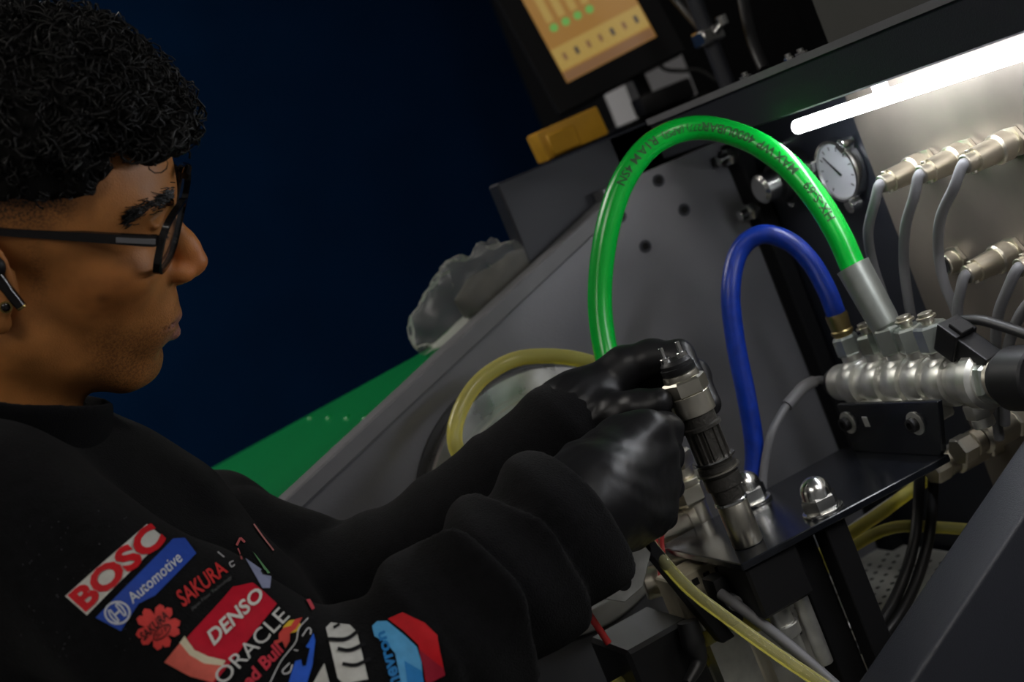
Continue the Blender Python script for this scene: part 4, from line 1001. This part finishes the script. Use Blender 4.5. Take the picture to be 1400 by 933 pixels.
# ribbed collar
ca_ = nrm(NK0 - NB); C0, C1 = CC(-22, 640, .98), CC(-4, 548, .955)
def collar_sdf(p):
    d = rcone(p, C0, C1 + (C1 - C0) * .5, .084, .0725); n_ = nrm(np.array([.10, 1, 0.0]))
    d = smax(d, (p - C1) @ n_ - .006, .006); d = smax(d, -(rcone(p, C0, C1 + (C1 - C0) * .9, .074, .064)), .004); return smax(d, -((p - C0) @ n_) - .02, .01)
V, F = surfnet(collar_sdf, C0 - .11, C1 + .11, .0028)
meshobj('collar', V, F, 'rib_knit', SW)

# ------------------------------------------------------------------ gloves
def chain(p, js, rs, k=.006):
    d = None
    for i in range(len(js) - 1):
        e = rcone(p, js[i], js[i + 1], rs[i], rs[i + 1]); d = e if d is None else smin(d, e, k)
    return d
def C_(*q): return [CC(*a) for a in q]
RK = C_((884, 590, 1.0), (897, 624, 1.005), (900, 662, 1.008), (893, 700, 1.008))
RW = CC(800, 692, .962)
RFING = [C_((884, 590, 1.0), (912, 592, 1.028), (905, 604, 1.055), (880, 612, 1.058)),
         C_((897, 624, 1.005), (913, 624, 1.038), (903, 634, 1.065), (876, 642, 1.064)),
         C_((900, 662, 1.008), (912, 664, 1.040), (900, 672, 1.066), (874, 678, 1.062)),
         C_((893, 700, 1.008), (903, 702, 1.034), (893, 708, 1.056), (870, 710, 1.054))]
RTH = C_((806, 640, .985), (846, 598, 1.005), (880, 588, 1.022), (905, 582, 1.034))
def rglove(p):
    d = rcone(p, RW - FAx * .03, RW + FAx * .01, .040, .036)
    for k, kn in enumerate(RK):
        d = smin(d, rcone(p, RW + (kn - RW) * .15, kn, .027, .0148), .016)
    d = smin(d, rcone(p, RW, CC(850, 712, 1.0), .030, .022), .02)
    f = None
    for fg in RFING:
        e = chain(p, fg, [.0128, .0112, .0102, .0092]); f = e if f is None else smin(f, e, .0035)
    d = smin(d, f, .010); d = smin(d, chain(p, RTH, [.021, .0145, .0118, .0105]), .011)
    # stretched creases over the back of the hand
    s = (p - RW) @ nrm(np.array([.25, .95, .1])); u = (p - RW) @ FAx
    d = d - .0005 * np.sin(s * 420 + 5 * np.sin(u * 45)) * sst(.0, .04, u) - .0006 * fbm(p * 60, 2, 4)
    return d
lo = np.minimum.reduce([RW] + RK) - .06; hi = np.maximum.reduce([RW] + RK + [f[2] for f in RFING]) + .05
V, F = surfnet(rglove, lo, hi, .0014)
meshobj('glove', V, F, 'glove', PE, label='black rubber glove on the near hand, seen from the back')
LW = CC(772, 580, 1.088)
LK = C_((852, 505, 1.092), (842, 520, 1.112), (838, 540, 1.124), (836, 560, 1.128))
LFING = [C_((852, 502, 1.092), (893, 488, 1.086), (928, 486, 1.078), (946, 512, 1.066)),
         C_((842, 520, 1.112), (905, 502, 1.104), (950, 512, 1.084), (969, 552, 1.068)),
         C_((838, 540, 1.124), (895, 532, 1.118), (930, 545, 1.098), (936, 570, 1.082)),
         C_((836, 560, 1.128), (882, 562, 1.124), (912, 575, 1.106), (918, 590, 1.090))]
LTH = C_((805, 572, 1.080), (842, 566, 1.062), (874, 556, 1.050), (900, 550, 1.041))
def lglove(p):
    d = rcone(p, LW - LAx * .02, LW + LAx * .012, .031, .031)
    for kn in LK: d = smin(d, rcone(p, LW + (kn - LW) * .2, kn, .024, .0155), .016)
    f = None
    for fg in LFING:
        e = chain(p, fg, [.0150, .0128, .0112, .0098]); f = e if f is None else smin(f, e, .003)
    d = smin(d, f, .008); d = smin(d, chain(p, LTH, [.020, .0150, .0125, .0105]), .008)
    u = (p - LW) @ LAx; s = (p - LW) @ nrm(np.cross(LAx, [0, 0, 1.]))
    g = sst(-.03, 0, u) * sst(.045, .015, u)
    d = d - .0005 * g * np.sin(s * 680 + .8 * np.sin(u * 70)) - .00015 * np.sin(u * 330 + 4 * np.sin(s * 70)) * sst(.02, .05, u) - .0006 * fbm(p * 60, 2, 6)
    return d
lo = np.minimum.reduce([LW] + LK + LTH) - .055; hi = np.maximum.reduce([LW] + LK + [f[2] for f in LFING] + [f[3] for f in LFING]) + .045
V, F = surfnet(lglove, lo, hi, .0014)
meshobj('glove', V, F, 'glove', PE, label='wrinkled black rubber glove on the far hand around the injector top')

# ------------------------------------------------------------------ trousers and shoes (below the picture)
hw_ = c2w(HIP); ch_ = c2w(CH)
def trous(p):
    d = None
    c = np.array([hw_[0] - .03, hw_[1], ch_[2] - .33])
    d = ell(p, c, (.13, .18, .16))
    for s in (-1, 1):
        a = c + np.array([0, s * .09, -.05]); k = np.array([c[0] + .01, c[1] + s * .11, .50]); f = np.array([c[0] - .03, c[1] + s * .12, .08])
        d = smin(d, rcone(p, a, k, .098, .07), .04); d = smin(d, rcone(p, k, f, .07, .062), .03)
    return smax(d, .05 - p[:, 2], .01)
V, F = surfnet(trous, (hw_[0] - .28, hw_[1] - .32, 0.0), (hw_[0] + .28, hw_[1] + .32, ch_[2] - .1), .010)
meshobj('trousers', V, F, 'trousers', PE, cam_space=False)
for s in (-1, 1):
    f = np.array([hw_[0] - .06, hw_[1] + s * .12, 0.0])
    def shoe(p, f=f):
        d = smin(ell(p, f + [.07, 0, .03], (.14, .05, .05)), ell(p, f + [-.01, 0, .06], (.07, .045, .07)), .03); return smax(d, -p[:, 2] + .001, .006)
    V, F = surfnet(shoe, f + [-.12, -.08, -.02], f + [.24, .08, .16], .008)
    meshobj('shoe', V, F, 'black_plastic', PE, cam_space=False)

# ------------------------------------------------------------------ prints on the sweatshirt
def fill2d(loops, maxe):
    """loops: list of 2D outlines (outer + holes) -> verts, tris, subdivided so that edges are shorter than maxe"""
    tri = tessellate_polygon([[Vector((x, y, 0)) for x, y in lp] for lp in loops]); pts = [p for lp in loops for p in lp]
    return sub2d(np.array(pts, float), [tuple(t) for t in tri], maxe)
def sub2d(v, f, maxe):
    bm = bmesh.new(); vs = [bm.verts.new((a, b, 0)) for a, b in v]
    for q in f:
        try: bm.faces.new([vs[i] for i in q])
        except ValueError: pass
    bmesh.ops.triangulate(bm, faces=bm.faces)
    for _ in range(5):
        le = [e for e in bm.edges if e.calc_length() > maxe]
        if not le: break
        bmesh.ops.subdivide_edges(bm, edges=le, cuts=1); bmesh.ops.triangulate(bm, faces=bm.faces)
    v, f = bm_out(bm); return v[:, :2], f
_tc = {}
def text2d(s, bold=0.0, shear=0.0, spacing=1.0):
    k = (s, bold, shear, spacing)
    if k in _tc: return _tc[k]
    cu = bpy.data.curves.new('t', 'FONT'); cu.body = s; cu.size = 1; cu.offset = bold; cu.shear = shear; cu.space_character = spacing; cu.resolution_u = 3
    o = bpy.data.objects.new('t', cu); COL.objects.link(o); bpy.context.view_layer.update()
    me = bpy.data.meshes.new_from_object(o); v = np.array([x.co[:2] for x in me.vertices]); f = [tuple(p.vertices) for p in me.polygons]
    bpy.data.objects.remove(o); bpy.data.curves.remove(cu); bpy.data.meshes.remove(me)
    v = v - v.min(0); sz = v.max(0); _tc[k] = (v / sz, f, sz[0] / sz[1]); return _tc[k]
def quadmap(v, q):
    """unit square -> quad q = [bottom-left, bottom-right, top-right, top-left] (photo pixels), projective-free bilinear"""
    q = np.array(q, float); x, y = v[:, :1], v[:, 1:2]
    return q[0] * (1 - x) * (1 - y) + q[1] * x * (1 - y) + q[2] * x * y + q[3] * (1 - x) * y
def decal(name, v2, f, col, lift, parent=None, label=None, largest=False):
    n = len(v2); out = np.zeros((n, 3)); ok = np.zeros(n, bool); dep = np.zeros(n)
    o = Vector(CAM)
    for i, (x, y) in enumerate(v2):
        r = ray(x, y); r = r / np.linalg.norm(r); h = sw_bvh.ray_cast(o, Vector(r))
        if h[0] is not None:
            nn_ = np.array(h[1]); nn_ = nn_ if nn_ @ r < 0 else -nn_
            out[i] = np.array(h[0]) + nn_ * lift; ok[i] = True; dep[i] = h[3]
    ff = [q for q in f if all(ok[i] for i in q) and max(dep[i] for i in q) - min(dep[i] for i in q) < .05]
    if largest:
        par = list(range(n))
        def fnd(a):
            while par[a] != a: par[a] = par[par[a]]; a = par[a]
            return a
        for q in ff:
            for i in q[1:]: par[fnd(i)] = fnd(q[0])
        cn = {}
        for q in ff: cn[fnd(q[0])] = cn.get(fnd(q[0]), 0) + 1
        if cn: bst = max(cn, key=cn.get); ff = [q for q in ff if fnd(q[0]) == bst]
    us = sorted({i for q in ff for i in q}); mp = {a: b for b, a in enumerate(us)}
    if not ff: print('decal empty', name); return None
    return obj(name, (out[us], [tuple(mp[i] for i in q) for q in ff]), pm(col), SW, 180, label)
def dpoly(name, loops, col, lift=.0008, label=None, maxe=9):
    if not isinstance(loops[0][0], (tuple, list, np.ndarray)): loops = [loops]
    v, f = fill2d(loops, maxe); return decal(name, v, f, col, lift, label=label, largest=True)
def dtext(name, s, quad, col, lift=.0016, bold=.0, shear=0.0, label=None, maxe=7, spacing=1.0):
    v, f, _ = text2d(s, bold, shear, spacing); v = quadmap(v, quad); v, f = sub2d(v, f, maxe); return decal(name, v, f, col, lift, label=label)
def stroke(name, pts, w, col, lift=.0016, closed=False):
    p = np.array(pts, float); v = []; f = []
    T = np.roll(p, -1, 0) - np.roll(p, 1, 0) if closed else np.gradient(p, axis=0)
    T /= np.linalg.norm(T, axis=1)[:, None]; N_ = np.stack([-T[:, 1], T[:, 0]], 1)
    v = np.concatenate([p + N_ * w / 2, p - N_ * w / 2]); n = len(p)
    f = [(i, (i + 1) % n, n + (i + 1) % n, n + i) for i in range(n if closed else n - 1)]
    v, f = sub2d(v, f, 8); return decal(name, v, f, col, lift)
RED, WHT, BLU, LBL, DKR = (.50, .010, .016), (.52, .52, .48), (.022, .065, .36), (.10, .36, .62), (.36, .015, .03)
# white patch with red letters, clipped by the fold of the sleeve
dpoly('print_patch', [(89, 816), (200, 718), (224, 737), (119, 842)], WHT, .0008, 'white rectangle with bold red letters')
dtext('print_letters', 'BOSC', [(118, 838), (228, 742), (203, 716), (92, 815)], RED, .0016, .045)
# blue band with a round emblem
dpoly('print_patch', [(131, 845), (236, 738), (252, 737), (268, 758), (212, 815), (190, 826), (166, 863)], BLU, .0008, 'blue band with white lettering and a round emblem')
dtext('print_letters', 'Automotive', [(183, 827), (249, 769), (240, 755), (174, 815)], (.55, .58, .62), .0016, .008)
ec = np.array([162, 838.]); er = 17
stroke('emblem_ring', [ec + er * np.array([cos(t), .86 * sin(t)]) for t in np.linspace(0, 2 * pi, 40)[:-1]], 3, (.50, .53, .62), closed=True)
ra_ = radians(-40); rx, ry = np.array([cos(ra_), sin(ra_)]), np.array([-sin(ra_), cos(ra_)])
for s in (-1, 1): stroke('emblem_arc', [ec + rx * (s * (5 + 5 * cos(t))) + ry * 11 * sin(t) for t in np.linspace(-1.3, 1.3, 12)], 2.6, (.50, .53, .62)); stroke('emblem_bar', [ec + rx * s * 5 - ry * 10, ec + rx * s * 5 + ry * 10], 2.4, (.50, .53, .62))
stroke('emblem_bar', [ec - rx * 5, ec + rx * 5], 3, (.50, .53, .62))
# red flower and red word
fcx = np.array([216, 858.]); out_ = []
for k in range(5):
    for t, r in ((-.62, 17), (-.5, 26), (-.28, 31), (-.08, 29), (0, 25), (.08, 29), (.28, 31), (.5, 26)):
        a_ = -pi / 2 + .35 + 2 * pi * k / 5 + t; out_.append(tuple(fcx + r * np.array([cos(a_), sin(a_)])))
dpoly('print_flower', out_, (.60, .05, .045), .0008, 'red five-petal flower with black lettering')
dtext('print_letters', 'SAKURA', [(199, 876), (231, 846), (225, 835), (192, 866)], (.02, .012, .012), .0016, .02)
stroke('print_oval', [np.array([222, 865]) + rx * 13 * cos(t) + ry * 6.5 * sin(t) for t in np.linspace(0, 2 * pi, 28)[:-1]], 1.4, (.02, .012, .012), closed=True)
dtext('print_letters', 'S/F', [(216, 873), (232, 860), (229, 855), (213, 868)], (.02, .012, .012), .0016, .0)
dtext('print_letters', 'SAKURA', [(250, 833), (312, 785), (300, 768), (238, 812)], (.50, .03, .03), .0016, .015)
dtext('print_letters', 'Japan Filter Technology', [(262, 838), (318, 794), (315, 789), (259, 833)], (.10, .10, .10), .0016, .0)
# red badge with white letters, cream arc
dpoly('print_patch', [(226, 905), (306, 818), (318, 804), (345, 798), (362, 812), (378, 827), (292, 936)], (.44, .006, .022), .0008, 'red badge with white lettering and a cream arc')
dpoly('print_arc', [(226, 905), (252, 873), (262, 888), (282, 900), (307, 906), (292, 933), (262, 925)], (.62, .12, .09), .0012)
dpoly('print_arc', [(246, 880), (252, 871), (266, 890), (284, 899), (308, 905), (304, 912), (280, 908), (260, 896)], (.62, .55, .40), .0015)
dtext('print_letters', 'DENSO', [(292, 886), (362, 818), (350, 804), (280, 868)], (.58, .58, .54), .0018, .025, .1)
# white outline word, red words, bull emblem
def line_word(pairs, col, w=3.2):
    for pts in pairs: stroke('print_letters', pts, w, col)
dtext('print_letters', 'ORACLE', [(306, 938), (396, 846), (380, 832), (290, 924)], (.55, .55, .53), .0016, .0)
dtext('print_letters', 'Red Bull', [(330, 955), (388, 892), (376, 878), (318, 941)], (.50, .03, .05), .0016, .03)
dpoly('print_sun', [(387, 858), (395, 850), (405, 849), (411, 856), (406, 865), (394, 868), (386, 864)], (.60, .42, .03), .0010, 'yellow disc of the bull emblem')
dpoly('print_bull', [(374, 878), (381, 876), (381, 868), (388, 860), (397, 858), (402, 850), (412, 847), (408, 855), (404, 862), (396, 868), (396, 878), (390, 888), (386, 878), (378, 882)], (.50, .05, .04), .0016, 'red bull shape')
stroke('print_line', crom([(420, 848), (408, 862), (404, 880), (384, 905), (368, 935)], 6), 1.6, (.5, .5, .5))
stroke('print_letters', crom([(396, 908), (386, 918), (388, 923), (396, 920), (400, 910)], 6), 2, (.5, .5, .5))
stroke('print_letters', crom([(413, 872), (420, 862), (424, 864), (424, 870)], 6), 2, (.5, .5, .5))
stroke('print_letters', [(402, 890), (408, 891)], 1.6, (.5, .5, .5))
dpoly('print_letters', [(428, 868), (431, 878), (428, 910), (420, 935), (394, 935), (404, 905), (412, 903), (414, 912), (419, 911), (424, 888), (418, 886), (422, 880)], (.02, .10, .55), .0012, 'large blue letters at the elbow')
# big white letters and the two-tone chevrons on the forearm
dpoly('print_letters', [(445, 860), (452, 853), (478, 856), (488, 866), (503, 930), (470, 936), (462, 928)], (.50, .50, .47), .0008, 'big white letters at the elbow')
for (a, b, c) in [((448, 877), (472, 877), (490, 866)), ((461, 890), (478, 892), (499, 883)), ((468, 910), (486, 912), (506, 903))]:
    stroke('print_gap', crom([a, b, c], 6), 5.0, (.008, .008, .009), .0018)
stroke('print_gap', [(455, 862), (464, 857)], 4, (.008, .008, .009), .0018)
dpoly('print_letters', [(428, 936), (444, 908), (452, 936)], (.50, .50, .47), .0012)
dpoly('print_chevron', [(509, 858), (516, 851), (530, 850), (552, 868), (570, 885), (576, 905), (578, 940), (548, 940), (540, 895), (528, 880), (512, 872)], (.085, .33, .60), .0010, 'light blue chevron')
dpoly('print_chevron', [(552, 905), (576, 918), (579, 940), (556, 940)], (.02, .20, .50), .0014)
dpoly('print_chevron', [(531, 847), (551, 838), (580, 853), (597, 870), (608, 922), (582, 938), (578, 910), (572, 882), (552, 863)], (.50, .008, .014), .0010, 'red chevron')
dpoly('print_chevron', [(573, 888), (606, 914), (608, 923), (583, 937)], (.30, .012, .03), .0014)
dtext('print_letters', 'hevron', [(548, 936), (527, 864), (512, 870), (528, 944)], (.02, .17, .42), .0016, .03)
# prints on the chest, seen edge-on
dpoly('print_patch', [(334, 765), (342, 757), (370, 790), (368, 806), (358, 806)], (.25, .27, .40), .0010, 'pale blue and green print on the chest')
dpoly('print_patch', [(344, 756), (348, 760), (371, 789), (366, 790)], (.12, .28, .12), .0013)
stroke('print_line', [(322, 748), (327, 738)], 3, (.45, .10, .10)); stroke('print_line', [(327, 738), (333, 744)], 3, (.45, .10, .10)); stroke('print_line', [(324, 752), (329, 768)], 2, (.45, .10, .10))
stroke('print_line', crom([(345, 719), (358, 737), (372, 755)], 5), 2.2, (.5, .18, .17))
stroke('print_line', crom([(417, 818), (422, 827), (427, 836)], 5), 5, (.50, .06, .08))
stroke('print_letters', crom([(318, 770), (313, 773), (316, 778), (320, 775)], 5), 1.6, (.4, .4, .4)); stroke('print_letters', [(297, 758), (306, 765)], 1.6, (.4, .4, .4))
# lint on the black cloth
lv = []; 
for k in range(70):
    x, y = 30 + rng.random() * 150, 700 + rng.random() * 200; lv.append((x, y))
LV, LFc = [], []
for x, y in lv:
    s = .5 + rng.random() * .9; a_ = rng.random() * 6.28; k = len(LV); LV += [(x, y), (x + s * 2 * cos(a_), y + s * 2 * sin(a_)), (x + s * cos(a_ + 1.3), y + s * sin(a_ + 1.3))]; LFc.append((k, k + 1, k + 2))
lo_ = decal('lint', np.array(LV), LFc, (.10, .10, .11), .0006)
if lo_: lo_['kind'] = 'stuff'

# ------------------------------------------------------------------ ink print running along the green hose
hc = crom(gpath, 24); ds = np.r_[0, np.cumsum(np.linalg.norm(np.diff(hc, axis=0), axis=1))]
def hose_text(s, s0, h, phi0):
    v, f, asp = text2d(s, .01); v = v.copy(); wd_ = asp * h
    v[:, 0] *= wd_; v[:, 1] = (v[:, 1] - .5) * h; v, f = sub2d(v, f, .0025)
    T = np.gradient(hc, axis=0); T /= np.linalg.norm(T, axis=1)[:, None]; out = []
    for x, y in v:
        u = s0 + x; i = min(np.searchsorted(ds, u), len(hc) - 1); w = (u - ds[i - 1]) / max(ds[i] - ds[i - 1], 1e-9); c = hc[i - 1] * (1 - w) + hc[i] * w; t = T[i]
        n0 = CAM - c; n0 = n0 - t * (n0 @ t); n0 /= np.linalg.norm(n0); b0 = np.cross(t, n0); a_ = phi0 - y / GR
        out.append(c + (n0 * cos(a_) + b0 * sin(a_)) * (GR + .0002))
    return np.array(out), f
ht = [hose_text(s, s0, .0075, .1) for s, s0 in (('HX-S-69', .050), ('MAX', .098), ('WP', .122), ('4000UBAR', .142), ('(277) (APSI)', .188), ('R1A', .232), ('M 4SN', .252))]
obj('hose_print', join(*ht), 'hose_ink', [o for o in GH.children if o.name.startswith('hose')][0], 180)

# ------------------------------------------------------------------ crumpled clear bag on the green wing
bc = [P(602, 448, 1.345), P(650, 405, 1.345), P(705, 368, 1.34), P(752, 335, 1.335)]
def bag_sdf(p):
    d = rcone(p, bc[0], bc[1], .027, .036); d = smin(d, rcone(p, bc[1], bc[2], .036, .022), .02); d = smin(d, rcone(p, bc[2], bc[3], .026, .010), .02)
    d = smin(d, rcone(p, P(640, 385, 1.35), P(668, 332, 1.36), .022, .006), .02)
    q = p * 46; d = d + .0055 * (np.abs(fbm(q, 2, 11)) * 2 - .6) - .004 * fbm(p * 22, 2, 3)
    d = smax(d, (EZ(p[:, 0]) - .0055) - p[:, 2], .004)
    return smax(d, 1.2375 - p[:, 1], .004)
V, F = surfnet(bag_sdf, np.min(bc, 0) - .07, np.max(bc, 0) + .08, .0034)
BG = empty('plastic_bag', (bc[1][0], bc[1][1], EZ(bc[1][0])), 'crumpled clear plastic bag lying on the green wing', 'bag')
obj('film', (V, F), 'bag', BG, 180)
def content_sdf(p):
    d = rcone(p, bc[1] + Z_ * -.006, bc[2], .022, .014); d = smin(d, rcone(p, bc[2], bc[3], .014, .006), .01) - .003 * fbm(p * 60, 2, 5)
    d = smax(d, (EZ(p[:, 0]) - .004) - p[:, 2], .003); return smax(d, 1.239 - p[:, 1], .003)
V, F = surfnet(content_sdf, np.min(bc, 0) - .06, np.max(bc, 0) + .06, .004)
obj('paper_content', (V, F), 'bag_content', BG, 180)
